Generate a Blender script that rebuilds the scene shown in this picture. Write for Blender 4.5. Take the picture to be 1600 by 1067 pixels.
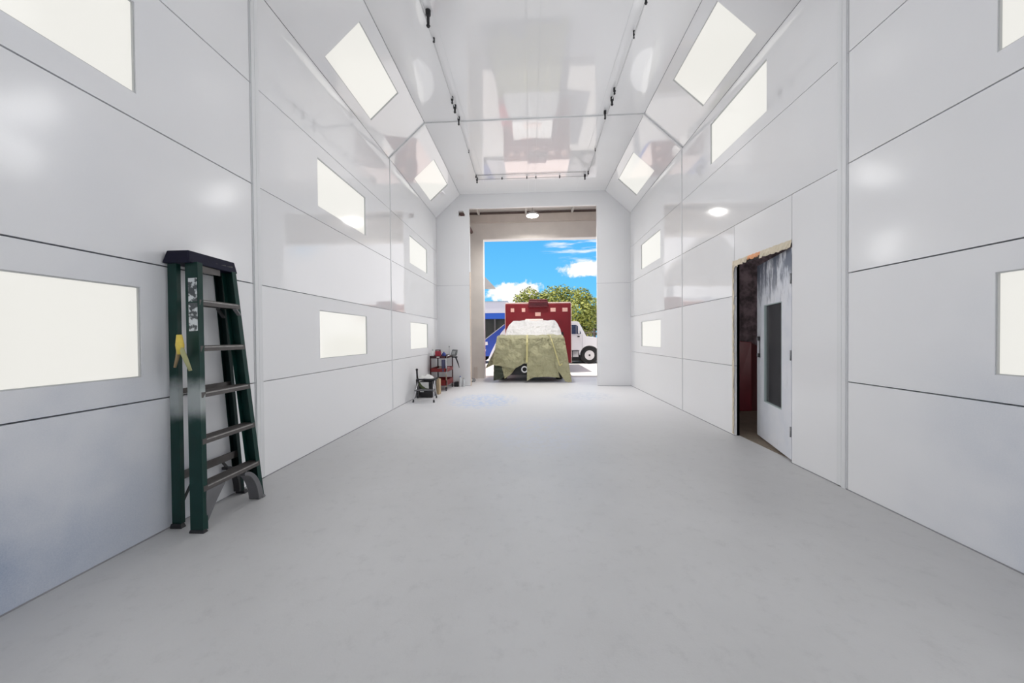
import bpy, bmesh, math, random
from mathutils import Vector, Matrix, noise
random.seed(7)
for o in list(bpy.data.objects):
    bpy.data.objects.remove(o)
SC = bpy.context.scene
COL = SC.collection

# ------------------------------------------------------------------ camera
YAW, PITCH, ROLL, FPX, EYE = 0.0523838, -0.0118878, -0.0086768, 545.0, 1.25
_F = Vector((-math.sin(YAW) * math.cos(PITCH), math.cos(YAW) * math.cos(PITCH), math.sin(PITCH)))
_R = Vector((math.cos(YAW), math.sin(YAW), 0))
_U = _R.cross(_F)
_R2 = _R * math.cos(ROLL) + _U * math.sin(ROLL)
_U2 = -_R * math.sin(ROLL) + _U * math.cos(ROLL)
cam_data = bpy.data.cameras.new('camera')
cam = bpy.data.objects.new('camera', cam_data)
COL.objects.link(cam)
cam_data.sensor_width = 36.0
cam_data.sensor_fit = 'HORIZONTAL'
cam_data.lens = FPX / 1600 * 36.0
cam_data.clip_start = 0.05
cam_data.clip_end = 500
M = Matrix.Identity(4)
for i in range(3):
    M[i][0], M[i][1], M[i][2] = _R2[i], _U2[i], -_F[i]
M[2][3] = EYE
cam.matrix_world = M
SC.camera = cam

# ------------------------------------------------------------------ world: blue sky with clouds
W = bpy.data.worlds.new('sky')
SC.world = W
W.use_nodes = True
wt = W.node_tree
wt.nodes.clear()
class NT:
    """tiny helper to write node trees"""
    def __init__(s, t): s.t = t
    def n(s, kind, **kw):
        nd = s.t.nodes.new(kind)
        for k, v in kw.items():
            if k.startswith('i_'):
                key = k[2:]
                key = int(key) if key.isdigit() else key.replace('_', ' ')
                if isinstance(v, bpy.types.NodeSocket): s.t.links.new(v, nd.inputs[key])
                else: nd.inputs[key].default_value = v
            else: setattr(nd, k, v)
        return nd
    def m(s, op, a, b=None, c=None, clamp=False):
        nd = s.t.nodes.new('ShaderNodeMath'); nd.operation = op; nd.use_clamp = clamp
        for i, v in enumerate((a, b, c)):
            if v is None: continue
            if isinstance(v, bpy.types.NodeSocket): s.t.links.new(v, nd.inputs[i])
            else: nd.inputs[i].default_value = v
        return nd.outputs[0]
    def mix(s, f, a, b):
        nd = s.t.nodes.new('ShaderNodeMix'); nd.data_type = 'RGBA'
        for k, v in ((0, f), (6, a), (7, b)):
            if isinstance(v, bpy.types.NodeSocket): s.t.links.new(v, nd.inputs[k])
            else: nd.inputs[k].default_value = v if k == 0 else (*v[:3], 1)
        return nd.outputs[2]
    def step(s, v, lo, hi):
        nd = s.t.nodes.new('ShaderNodeMapRange'); nd.interpolation_type = 'SMOOTHSTEP'
        s.t.links.new(v, nd.inputs[0]); nd.inputs[1].default_value = lo; nd.inputs[2].default_value = hi
        return nd.outputs[0]
    def link(s, a, b): s.t.links.new(a, b)
w = NT(wt)
tc = w.n('ShaderNodeTexCoord')
sep = w.n('ShaderNodeSeparateXYZ', i_0=tc.outputs['Generated'])
yy = w.m('MAXIMUM', w.m('ABSOLUTE', sep.outputs[1]), 0.02)
uu = w.m('DIVIDE', sep.outputs[0], yy)
vv = w.m('DIVIDE', sep.outputs[2], yy)
uv = w.n('ShaderNodeCombineXYZ', i_0=uu, i_1=vv)
nz = w.n('ShaderNodeTexNoise', i_Vector=uv.outputs[0], i_Scale=28.0, i_Detail=6.0, i_Roughness=0.6)
def puff(cu, cv, ru, rv, amp=0.9):
    a = w.m('POWER', w.m('DIVIDE', w.m('SUBTRACT', uu, cu), ru), 2)
    b = w.m('POWER', w.m('DIVIDE', w.m('SUBTRACT', vv, cv), rv), 2)
    d = w.m('SQRT', w.m('ADD', a, b))
    e = w.m('ADD', w.m('SUBTRACT', 1.0, d), w.m('MULTIPLY', w.m('SUBTRACT', nz.outputs[0], 0.5), amp * 2))
    return w.step(e, 0.0, 0.35)
st = w.n('ShaderNodeMapping', i_Vector=uv.outputs[0]); st.inputs['Rotation'].default_value = (0, 0, 0.22); st.inputs['Scale'].default_value = (6, 40, 1)
nz2 = w.n('ShaderNodeTexNoise', i_Vector=st.outputs[0], i_Scale=1.6, i_Detail=5.0, i_Roughness=0.55)
def streak(cu, cv, ru, rv):
    a = w.m('POWER', w.m('DIVIDE', w.m('SUBTRACT', uu, cu), ru), 2)
    b = w.m('POWER', w.m('DIVIDE', w.m('SUBTRACT', vv, cv), rv), 2)
    mk = w.m('SUBTRACT', 1.0, w.step(w.m('ADD', a, b), 0.3, 1.2))
    return w.m('MULTIPLY', mk, w.step(nz2.outputs[0], 0.46, 0.68))
cl = w.m('MAXIMUM', puff(-0.052, 0.128, 0.085, 0.034), puff(0.165, 0.192, 0.085, 0.026, 0.7))
cl = w.m('MAXIMUM', cl, puff(-0.015, 0.133, 0.06, 0.03))
cl = w.m('MAXIMUM', cl, w.m('MULTIPLY', streak(0.15, 0.25, 0.115, 0.05), 0.75))
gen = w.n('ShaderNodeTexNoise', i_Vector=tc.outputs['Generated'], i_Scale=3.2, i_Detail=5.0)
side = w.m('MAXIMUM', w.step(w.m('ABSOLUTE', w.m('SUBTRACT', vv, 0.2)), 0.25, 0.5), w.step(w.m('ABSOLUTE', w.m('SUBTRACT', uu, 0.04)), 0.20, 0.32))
far = w.m('MULTIPLY', w.step(gen.outputs[0], 0.30, 0.52), side)  # unseen clouds added beside the view, whitening wall reflections and adding daylight
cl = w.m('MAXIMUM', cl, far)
g = w.step(sep.outputs[2], 0.0, 0.55)
blue = w.mix(g, (0.165, 0.62, 1.0), (0.035, 0.33, 0.86))
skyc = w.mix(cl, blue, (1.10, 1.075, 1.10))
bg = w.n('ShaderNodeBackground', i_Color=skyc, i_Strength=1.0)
wo = w.n('ShaderNodeOutputWorld', i_Surface=bg.outputs[0])

# ------------------------------------------------------------------ sun and exposure
sd = bpy.data.lights.new('sun', 'SUN')
sd.energy = 4.5
sd.angle = math.radians(0.6)
sd.color = (1.0, 0.95, 0.86)
sun = bpy.data.objects.new('sun', sd)
COL.objects.link(sun)
sun.rotation_euler = Vector((0.30, 0.08, -0.95)).to_track_quat('-Z', 'Y').to_euler()
PANEL_LIGHT = 0.71        # look of the diffusers
LAMP_WATTS = 35.5         # light thrown by each panel's tubes
SC.view_settings.view_transform = 'Standard'
SC.view_settings.look = 'None'
SC.view_settings.gamma = 1.0
SC.view_settings.exposure = 0.07
SC.view_settings.use_curve_mapping = False
SC.cycles.max_bounces = 16
SC.cycles.diffuse_bounces = 12
SC.cycles.glossy_bounces = 6

# ------------------------------------------------------------------ helpers
class MB:
    """collects shapes (world coordinates) and links them as one mesh object"""
    def __init__(s): s.bm = bmesh.new(); s.mi = 0
    def face(s, pts):
        vs = [s.bm.verts.new(p) for p in pts]
        f = s.bm.faces.new(vs); f.material_index = s.mi; return f
    def hexa(s, p):
        v = [s.bm.verts.new(q) for q in p]   # 0-3 bottom loop, 4-7 top loop
        for idx in ((3, 2, 1, 0), (4, 5, 6, 7), (0, 1, 5, 4), (1, 2, 6, 5), (2, 3, 7, 6), (3, 0, 4, 7)):
            f = s.bm.faces.new([v[i] for i in idx]); f.material_index = s.mi
        return s
    def box(s, a, b):
        x0, y0, z0 = a; x1, y1, z1 = b
        x0, x1 = min(x0, x1), max(x0, x1); y0, y1 = min(y0, y1), max(y0, y1); z0, z1 = min(z0, z1), max(z0, z1)
        return s.hexa([(x0, y0, z0), (x1, y0, z0), (x1, y1, z0), (x0, y1, z0), (x0, y0, z1), (x1, y0, z1), (x1, y1, z1), (x0, y1, z1)])
    def obox(s, O, a, b, n, a0, a1, b0, b1, n0, n1):
        """box in the frame (a,b,n) at O"""
        P = lambda i, j, k: O + a * i + b * j + n * k
        return s.hexa([P(a0, b0, n0), P(a1, b0, n0), P(a1, b1, n0), P(a0, b1, n0), P(a0, b0, n1), P(a1, b0, n1), P(a1, b1, n1), P(a0, b1, n1)])
    def bar(s, p0, p1, w, d, side=(1, 0, 0)):
        p0, p1 = Vector(p0), Vector(p1); t = (p1 - p0).normalized()
        sx = Vector(side); sx = (sx - t * sx.dot(t)).normalized(); sy = t.cross(sx)
        P = lambda p, i, j: p + sx * (i * w / 2) + sy * (j * d / 2)
        return s.hexa([P(p0, -1, -1), P(p0, 1, -1), P(p0, 1, 1), P(p0, -1, 1), P(p1, -1, -1), P(p1, 1, -1), P(p1, 1, 1), P(p1, -1, 1)])
    def tube(s, pts, r, n=10, cap=True):
        pts = [Vector(p) for p in pts]; rings = []
        rs = r if isinstance(r, (list, tuple)) else [r] * len(pts)
        for i, p in enumerate(pts):
            t = (pts[min(i + 1, len(pts) - 1)] - pts[max(i - 1, 0)]).normalized()
            ref = Vector((0, 0, 1)) if abs(t.z) < 0.9 else Vector((1, 0, 0))
            a = t.cross(ref).normalized(); b = t.cross(a)
            rings.append([s.bm.verts.new(p + (a * math.cos(2 * math.pi * k / n) + b * math.sin(2 * math.pi * k / n)) * rs[i]) for k in range(n)])
        for A, B in zip(rings, rings[1:]):
            for k in range(n):
                f = s.bm.faces.new((A[k], A[(k + 1) % n], B[(k + 1) % n], B[k])); f.material_index = s.mi; f.smooth = True
        if cap:
            for R_ in (rings[0][::-1], rings[-1]):
                f = s.bm.faces.new(R_); f.material_index = s.mi
        return s
    def lathe(s, prof, c, axis=(0, 0, 1), n=24):
        c = Vector(c); ax = Vector(axis).normalized()
        ref = Vector((1, 0, 0)) if abs(ax.x) < 0.9 else Vector((0, 1, 0))
        a = ax.cross(ref).normalized(); b = ax.cross(a); rings = []
        for r, h in prof:
            rings.append([s.bm.verts.new(c + ax * h + (a * math.cos(2 * math.pi * k / n) + b * math.sin(2 * math.pi * k / n)) * max(r, 1e-4)) for k in range(n)])
        for A, B in zip(rings, rings[1:]):
            for k in range(n):
                f = s.bm.faces.new((A[k], A[(k + 1) % n], B[(k + 1) % n], B[k])); f.material_index = s.mi; f.smooth = True
        for R_ in (rings[0][::-1], rings[-1]):
            f = s.bm.faces.new(R_); f.material_index = s.mi
        return s
    def prism(s, poly, plane, d0, d1):
        """poly of 2D points extruded along the remaining axis: plane 'xz' along y, 'yz' along x, 'xy' along z"""
        def P(q, d):
            if plane == 'xz': return (q[0], d, q[1])
            if plane == 'yz': return (d, q[0], q[1])
            return (q[0], q[1], d)
        A = [s.bm.verts.new(P(q, d0)) for q in poly]; B = [s.bm.verts.new(P(q, d1)) for q in poly]
        f = s.bm.faces.new(A); f.material_index = s.mi
        f = s.bm.faces.new(B[::-1]); f.material_index = s.mi
        for i in range(len(poly)):
            j = (i + 1) % len(poly)
            f = s.bm.faces.new((A[i], B[i], B[j], A[j])); f.material_index = s.mi
        return s
    def torus(s, c, R_, r, axis=(0, 1, 0), n=20, m=8):
        c = Vector(c); ax = Vector(axis).normalized(); ref = Vector((0, 0, 1)) if abs(ax.z) < .9 else Vector((1, 0, 0))
        a = ax.cross(ref).normalized(); b = ax.cross(a); rings = []
        for i in range(n):
            d = a * math.cos(2 * math.pi * i / n) + b * math.sin(2 * math.pi * i / n)
            rings.append([s.bm.verts.new(c + d * (R_ + r * math.cos(2 * math.pi * k / m)) + ax * r * math.sin(2 * math.pi * k / m)) for k in range(m)])
        for i in range(n):
            A, B = rings[i], rings[(i + 1) % n]
            for k in range(m):
                f = s.bm.faces.new((A[k], A[(k + 1) % m], B[(k + 1) % m], B[k])); f.smooth = True; f.material_index = s.mi
        return s
    def build(s, name, mats, parent=None, bevel=0, kind=None, label=None, solid=0, smooth=False):
        bm = s.bm
        bmesh.ops.recalc_face_normals(bm, faces=bm.faces)
        off = Vector((0, 0, 0)); p = parent
        while p is not None:
            off += p.location; p = p.parent
        if parent is None and kind is None:      # give a lone thing its origin at its base
            xs = [v.co for v in bm.verts]
            lo = Vector((min(v.x for v in xs), min(v.y for v in xs), min(v.z for v in xs)))
            hi = Vector((max(v.x for v in xs), max(v.y for v in xs), 0))
            off = Vector(((lo.x + hi.x) / 2, (lo.y + hi.y) / 2, lo.z))
        bmesh.ops.translate(bm, verts=bm.verts, vec=-off)
        me = bpy.data.meshes.new(name); bm.to_mesh(me); bm.free()
        if smooth:
            for f in me.polygons: f.use_smooth = True
        for m_ in (mats if isinstance(mats, (list, tuple)) else [mats]): me.materials.append(m_)
        o = bpy.data.objects.new(name, me); COL.objects.link(o)
        if parent is not None: o.parent = parent
        elif kind is None: o.location = off
        if bevel:
            b = o.modifiers.new('bevel', 'BEVEL'); b.width = bevel; b.segments = 2; b.limit_method = 'ANGLE'; b.angle_limit = 0.6
        if solid:
            b = o.modifiers.new('solid', 'SOLIDIFY'); b.thickness = solid; b.offset = 0
        if kind: o['kind'] = kind
        if label: o['label'] = label
        return o

def thing(name, loc, label, cat, group=None):
    o = bpy.data.objects.new(name, None); COL.objects.link(o); o.location = loc; o.empty_display_size = 0.1
    return tag(o, label, cat, group)
def tag(o, label, cat, group=None):
    o['label'] = label; o['category'] = cat
    if group: o['group'] = group
    return o

# ------------------------------------------------------------------ materials
def mat(name, col, rough=0.5, bdist=0.01, metal=0.0, spec=0.5, coat=0.0, emit=None, est=0.0, var=0.0, vscale=8.0, bump=0.0, bscale=30.0, trans=0.0, rvar=0.0, alpha=1.0):
    m = bpy.data.materials.new(name); m.use_nodes = True
    t = NT(m.node_tree); b = m.node_tree.nodes['Principled BSDF']
    b.inputs['Roughness'].default_value = rough; b.inputs['Metallic'].default_value = metal
    b.inputs['Specular IOR Level'].default_value = spec; b.inputs['Coat Weight'].default_value = coat
    b.inputs['Coat Roughness'].default_value = 0.05
    b.inputs['Transmission Weight'].default_value = trans
    b.inputs['Alpha'].default_value = alpha
    b.inputs['Base Color'].default_value = (*col, 1)
    tcn = t.n('ShaderNodeTexCoord')
    nzn = t.n('ShaderNodeTexNoise', i_Vector=tcn.outputs['Object'], i_Scale=vscale, i_Detail=4.0)
    if var:
        t.link(t.mix(nzn.outputs[0], tuple(c * (1 - var) for c in col), tuple(min(1, c * (1 + var)) for c in col)), b.inputs['Base Color'])
    if rvar:
        t.link(t.m('ADD', rough - rvar / 2, t.m('MULTIPLY', nzn.outputs[0], rvar)), b.inputs['Roughness'])
    if bump:
        n2 = t.n('ShaderNodeTexNoise', i_Vector=tcn.outputs['Object'], i_Scale=bscale, i_Detail=3.0)
        bp = t.n('ShaderNodeBump', i_Height=n2.outputs[0], i_Strength=bump, i_Distance=bdist)
        t.link(bp.outputs[0], b.inputs['Normal'])
    if emit:
        b.inputs['Emission Color'].default_value = (*emit, 1); b.inputs['Emission Strength'].default_value = est
    return m

WHITE = (0.875, 0.878, 0.89)
def panel_paint(name, rough, wave, stain=0.0, fine=0.0):
    """white booth paint; stain = grey-blue overspray clouds on the panels nearest the rear end of the booth"""
    m = mat(name, WHITE, rough)
    t = NT(m.node_tree); b = m.node_tree.nodes['Principled BSDF']
    tcn = t.n('ShaderNodeTexCoord')
    mp = t.n('ShaderNodeMapping', i_Vector=tcn.outputs['Object']); mp.inputs['Scale'].default_value = (0.6, 0.6, 2.2)
    n1 = t.n('ShaderNodeTexNoise', i_Vector=mp.outputs[0], i_Scale=1.3, i_Detail=2.0, i_Roughness=0.5)
    n2 = t.n('ShaderNodeTexNoise', i_Vector=tcn.outputs['Object'], i_Scale=70.0, i_Detail=3.0)
    h = t.m('ADD', t.m('MULTIPLY', n1.outputs[0], wave), t.m('MULTIPLY', n2.outputs[0], fine))
    bp = t.n('ShaderNodeBump', i_Height=h, i_Strength=1.0, i_Distance=0.01)
    t.link(bp.outputs[0], b.inputs['Normal'])
    if stain:
        sp = t.n('ShaderNodeSeparateXYZ', i_0=tcn.outputs['Object'])
        n3 = t.n('ShaderNodeTexNoise', i_Vector=tcn.outputs['Object'], i_Scale=1.7, i_Detail=3.0, i_Roughness=0.5)
        n4 = t.n('ShaderNodeTexNoise', i_Vector=tcn.outputs['Object'], i_Scale=160.0, i_Detail=1.0)
        nearer = t.m('SUBTRACT', 1.0, t.step(sp.outputs[1], 0.9, 3.0))
        low = t.m('SUBTRACT', 1.0, t.step(sp.outputs[2], 0.1, 1.6))
        cloud = t.step(n3.outputs[0], 0.30, 0.72)
        a = t.m('MULTIPLY', t.m('MULTIPLY', nearer, t.m('ADD', 0.25, t.m('MULTIPLY', low, 0.75))), t.m('ADD', 0.35, t.m('MULTIPLY', cloud, 0.65)))
        a = t.m('MULTIPLY', a, t.m('ADD', 0.8, t.m('MULTIPLY', n4.outputs[0], 0.4)))
        a = t.m('MULTIPLY', a, stain, clamp=True)
        t.link(t.mix(a, WHITE, (0.25, 0.33, 0.48)), b.inputs['Base Color'])
    return m
M_GLOSS = panel_paint('booth_paint_gloss', 0.07, 0.20, 0.55)
M_NEAR = panel_paint('booth_paint_semigloss', 0.20, 0.10, 0.6, 0.004)
M_SATIN = panel_paint('booth_paint_satin', 0.42, 0.10, 1.0, 0.01)
M_CEIL = panel_paint('booth_ceiling_paint', 0.05, 0.15)
M_SEAM = mat('seam_shadow', (0.12, 0.13, 0.15), 0.8)
M_SEAMFAR = mat('seam_painted', (0.34, 0.35, 0.38), 0.8)
M_RIB = mat('rib_paint', (0.80, 0.81, 0.82), 0.2)
M_PLASTER = mat('beige_plaster', (0.84, 0.785, 0.735), 0.85, var=0.08, vscale=3, bump=0.3, bscale=60)
M_BEAM = mat('beam_beige', (0.70, 0.63, 0.575), 0.8, var=0.1, vscale=4)
M_REVEAL = mat('reveal_white', (0.92, 0.92, 0.91), 0.6)
M_WOODEDGE = mat('raw_edge', (0.80, 0.66, 0.54), 0.8, var=0.15, vscale=12)
M_DARKMETAL = mat('rusty_steel', (0.16, 0.12, 0.11), 0.7, var=0.3, vscale=10)
M_JOIST = mat('joist_white', (0.75, 0.73, 0.70), 0.6)
M_ROOFDECK = mat('roof_deck', (0.78, 0.74, 0.71), 0.7)
M_BLACK = mat('black_plastic', (0.015, 0.015, 0.018), 0.45)
M_CHROME = mat('chrome', (0.75, 0.75, 0.77), 0.15, metal=1.0)
M_STEEL = mat('grey_steel', (0.35, 0.35, 0.36), 0.35, metal=0.8)

b = M_NEAR.node_tree.nodes['Principled BSDF']; b.inputs['Coat Weight'].default_value = 0.6; b.inputs['Coat Roughness'].default_value = 0.11
for m_ in (M_GLOSS, M_CEIL):
    b = m_.node_tree.nodes['Principled BSDF']
    b.inputs['Coat Weight'].default_value = 1.0; b.inputs['Coat IOR'].default_value = 1.75; b.inputs['Coat Roughness'].default_value = 0.04
    bn = b.inputs['Normal'].links[0].from_socket; m_.node_tree.links.new(bn, b.inputs['Coat Normal'])
# painted concrete floor
M_FLOOR = mat('painted_concrete', (0.62, 0.62, 0.625), 0.5)
t = NT(M_FLOOR.node_tree); b = M_FLOOR.node_tree.nodes['Principled BSDF']
tcn = t.n('ShaderNodeTexCoord')
n1 = t.n('ShaderNodeTexNoise', i_Vector=tcn.outputs['Object'], i_Scale=1.3, i_Detail=6.0, i_Roughness=0.6)
n2 = t.n('ShaderNodeTexNoise', i_Vector=tcn.outputs['Object'], i_Scale=9.0, i_Detail=8.0, i_Roughness=0.75)
n3 = t.n('ShaderNodeTexNoise', i_Vector=tcn.outputs['Object'], i_Scale=120.0, i_Detail=2.0)
mp = t.n('ShaderNodeMapping', i_Vector=tcn.outputs['Object']); mp.inputs['Rotation'].default_value = (0, 0, 0.5); mp.inputs['Scale'].default_value = (9, 1.2, 1)
n4 = t.n('ShaderNodeTexNoise', i_Vector=mp.outputs[0], i_Scale=3.0, i_Detail=4.0)
base = t.mix(n1.outputs[0], (0.47, 0.47, 0.47), (0.60, 0.60, 0.605))
base = t.mix(t.m('MULTIPLY', t.step(n2.outputs[0], 0.50, 0.76), 0.42), base, (0.38, 0.38, 0.385))
base = t.mix(t.m('MULTIPLY', t.step(n4.outputs[0], 0.60, 0.72), 0.05), base, (0.38, 0.38, 0.39))
sp = t.n('ShaderNodeSeparateXYZ', i_0=tcn.outputs['Object'])
def spot(cx, cy, rx, ry, k):
    a = t.m('POWER', t.m('DIVIDE', t.m('SUBTRACT', sp.outputs[0], cx), rx), 2)
    c = t.m('POWER', t.m('DIVIDE', t.m('SUBTRACT', sp.outputs[1], cy), ry), 2)
    r_ = t.m('SUBTRACT', 1.0, t.step(t.m('ADD', a, c), 0.1, 1.2))
    return t.m('MULTIPLY', t.m('MULTIPLY', r_, t.step(n2.outputs[0], 0.40, 0.62)), k)
dust_daylight = t.m('MULTIPLY', t.step(sp.outputs[1], 3.4, 7.6), 0.85)  # pale dust, plus daylight near the opening painted into the floor colour
base = t.mix(dust_daylight, base, (0.88, 0.88, 0.90))
base = t.mix(spot(-0.95, 6.9, 0.75, 0.9, 0.75), base, (0.46, 0.60, 0.86))
base = t.mix(spot(0.1, 4.6, 0.7, 1.0, 0.35), base, (0.60, 0.65, 0.80))
base = t.mix(spot(1.2, 7.4, 0.7, 0.6, 0.4), base, (0.50, 0.56, 0.70))
t.link(base, b.inputs['Base Color'])
t.link(t.m('ADD', 0.36, t.m('MULTIPLY', n1.outputs[0], 0.25)), b.inputs['Roughness'])
hh = t.m('ADD', t.m('MULTIPLY', n2.outputs[0], 0.25), t.m('MULTIPLY', n3.outputs[0], 0.08))
t.link(t.n('ShaderNodeBump', i_Height=hh, i_Strength=0.35, i_Distance=0.01).outputs[0], b.inputs['Normal'])

# ------------------------------------------------------------------ booth geometry numbers
XL, XR, XCL, XCR = -2.414, 2.539, -1.783, 1.917
ZE, ZC = 4.363, 4.939
YS = [-3.13, -0.10, 2.93, 5.96, 8.97]
ROWS = [0, 0.87, 1.74, 2.61, 3.485, ZE]
LW, LH = 1.165, 0.560           # light opening
X_, Y_, Z_ = Vector((1, 0, 0)), Vector((0, 1, 0)), Vector((0, 0, 1))
# panel light openings along y for each bay
LY = [(-2.155, -0.99), (0.88, 2.045), (3.89, 5.055), (6.94, 8.125)]
LZ_LOW, LZ_MID, LZ_HI = (1.022, 1.582), (2.77, 3.33), (3.64, 4.20)

def cell(mb, O, b, n, y0, y1, s0, s1, gap, mi, hole=None):
    """one wall panel: face on the plane through O, thickness behind it; b is the axis across, n points into the booth"""
    g_ = gap / 2; mb.mi = mi
    y0 += g_; y1 -= g_; s0 += g_; s1 -= g_
    if hole is None:
        mb.obox(O, Y_, b, n, y0, y1, s0, s1, -0.03, 0)
    else:
        hy0, hy1, hs0, hs1 = hole
        mb.obox(O, Y_, b, n, y0, hy0, s0, s1, -0.03, 0)
        mb.obox(O, Y_, b, n, hy1, y1, s0, s1, -0.03, 0)
        mb.obox(O, Y_, b, n, hy0, hy1, s0, hs0, -0.03, 0)
        mb.obox(O, Y_, b, n, hy0, hy1, hs1, s1, -0.03, 0)

def backing(mb, O, b, n, y0, y1, s0, s1, mi, hole=None):
    mb.mi = mi
    if hole is None: mb.obox(O, Y_, b, n, y0, y1, s0, s1, -0.06, -0.03)
    else:
        hy0, hy1, hs0, hs1 = hole
        mb.obox(O, Y_, b, n, y0, hy0, s0, s1, -0.06, -0.03)
        mb.obox(O, Y_, b, n, hy1, y1, s0, s1, -0.06, -0.03)
        mb.obox(O, Y_, b, n, hy0, hy1, s0, hs0, -0.06, -0.03)
        mb.obox(O, Y_, b, n, hy0, hy1, hs1, s1, -0.06, -0.03)

WM = [M_SATIN, M_GLOSS, M_SEAM, M_RIB, M_NEAR, M_SEAMFAR]
def rowmat(i, bay):
    if bay <= 1: return 0 if i < 2 else 4
    return 0 if i < 2 else 1

# left wall
mb = MB(); OL = Vector((XL, 0, 0))
for k in range(4):
    gap = 0.009 if k <= 1 else 0.007
    sm = 2 if k <= 1 else 5
    for i in range(5):
        hole = None
        if i == 1: hole = (*LY[k], *LZ_LOW)
        if i == 3: hole = (*LY[k], *LZ_MID)
        cell(mb, OL, Z_, X_, YS[k], YS[k + 1], ROWS[i], ROWS[i + 1], gap, rowmat(i, k), hole)
        backing(mb, OL, Z_, X_, YS[k], YS[k + 1], ROWS[i], ROWS[i + 1], sm, hole)
mb.mi = 3
for yc in (2.94, ):
    mb.obox(OL, Y_, Z_, X_, yc, yc + 0.035, 0, ZE, -0.03, 0.010)
    mb.obox(OL, Y_, Z_, X_, yc + 0.045, yc + 0.085, 0, ZE, -0.03, 0.004)
mb.obox(OL, Y_, Z_, X_, 5.968, 5.985, 0, ZE, -0.03, 0.006)
mb.build('wall_left', WM, kind='structure')

# right wall, with the side door opening
D0, D1, DH = 3.53, 4.48, 2.14
mb = MB(); OR = Vector((XR, 0, 0)); NR = -X_
for k in (0, 1, 3):
    gap = 0.009 if k <= 1 else 0.007
    for i in range(5):
        hole = None
        if i == 1: hole = (*LY[k], *LZ_LOW)
        if i == 3: hole = (*LY[k], *LZ_MID)
        cell(mb, OR, Z_, NR, YS[k], YS[k + 1], ROWS[i], ROWS[i + 1], gap, rowmat(i, k), hole)
        backing(mb, OR, Z_, NR, YS[k], YS[k + 1], ROWS[i], ROWS[i + 1], 2 if k <= 1 else 5, hole)
hi = (*LY[2], *LZ_HI)
for (y0, y1, s0, s1, mi, hole) in [(2.93, D0, 0, 2.61, 4, None), (D0, D1, DH, 2.61, 4, None), (D1, 5.96, 0, 0.87, 0, None),
                                   (D1, 5.96, 0.87, 1.74, 0, None), (D1, 5.96, 1.74, 2.61, 1, None), (2.93, 5.96, 2.61, 3.485, 1, None), (2.93, 5.96, 3.485, ZE, 1, hi)]:
    cell(mb, OR, Z_, NR, y0, y1, s0, s1, 0.007, mi, hole)
    backing(mb, OR, Z_, NR, y0, y1, s0, s1, 5, hole)
mb.mi = 3
mb.obox(OR, Y_, Z_, NR, 2.94, 2.975, 0, ZE, -0.03, 0.010)
mb.obox(OR, Y_, Z_, NR, 2.985, 3.025, 0, ZE, -0.03, 0.004)
mb.obox(OR, Y_, Z_, NR, 5.968, 5.985, 0, ZE, -0.03, 0.006)
mb.build('wall_right', WM, kind='structure')

# sloped panels between walls and ceiling
def slope(name, xa, xb):
    O = Vector((xa, 0, ZE)); b = Vector((xb - xa, 0, ZC - ZE)); L = b.length; b.normalize()
    n = Vector((-b.z, 0, b.x)) if xa > 0 else Vector((b.z, 0, -b.x))
    s0 = (L - LH) / 2 - 0.008
    mb = MB()
    for k in range(4):
        hole = (*LY[k], s0, s0 + LH)
        cell(mb, O, b, n, YS[k], YS[k + 1], 0, L, 0.006, 1, hole)
        backing(mb, O, b, n, YS[k], YS[k + 1], -0.02, L + 0.02, 5, hole)
    mb.mi = 3
    mb.obox(O, Y_, b, n, 5.93, 5.955, 0, L, -0.03, 0.020)
    mb.obox(O, Y_, b, n, 5.968, 5.99, 0, L, -0.03, 0.010)
    mb.build(name, WM[:], kind='structure')
    return O, b, n, s0
SL = slope('wall_left_slope', XL, XCL)
SR = slope('wall_right_slope', XR, XCR)

# ceiling
mb = MB(); O = Vector((XCL, 0, ZC)); CWID = XCR - XCL
for k in range(4):
    cell(mb, O, X_, -Z_, YS[k], YS[k + 1], 0, CWID, 0.006, 0)
    backing(mb, O, X_, -Z_, YS[k], YS[k + 1], 0, CWID, 1)
mb.mi = 2
for x in (-0.70 - 0.37, -0.02, 0.15, 1.17):
    mb.box((x - 0.004, -3.1, ZC - 0.004), (x + 0.004, 8.9, ZC))
mb.box((XCL, 5.925, ZC - 0.018), (XCR, 5.95, ZC))
mb.build('ceiling', [M_CEIL, M_SEAMFAR, M_RIB], kind='structure')

# front wall of the booth with the vehicle opening
FX0, FX1, FZ, FY = -1.555, 1.705, 4.59, 8.97
mb = MB(); G = 0.006
hx0, hx1, hz0, hz1 = -1.83, -1.66, 4.39, 4.53
for (x0, x1, z0, z1) in [(XL, FX0, 0, 2.61 - G), (XL, FX0, 2.61, hz0), (XL, hx0, hz0, hz1), (hx1, FX0, hz0, hz1), (XL, FX0, hz1, FZ),
                         (FX1, XR, 0, 2.61 - G), (FX1, XR, 2.61, FZ), (XL, XR, FZ, ZC + 0.03)]:
    mb.box((x0, FY, z0), (x1, FY + 0.08, z1))
mb.prism([(hx1, hz1), (hx1, hz0 + 0.03), (hx1 - 0.055, hz1)], 'xz', FY + 0.0, FY + 0.05)
mb.mi = 1
mb.box((XL, FY + 0.01, 2.61 - G), (FX0, FY + 0.07, 2.61)); mb.box((FX1, FY + 0.01, 2.61 - G), (XR, FY + 0.07, 2.61))
mb.mi = 2
mb.box((FX0, FY + 0.005, 0.0), (FX0 + 0.014, FY + 0.085, 2.95))
mb.mi = 0
mb.box((FX0, FY, 2.95), (FX0 + 0.010, FY + 0.08, 4.38))
mb.build('wall_front', [panel_paint('front_wall_paint', 0.3, 0.05), M_SEAMFAR, M_WOODEDGE], kind='structure')
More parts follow.
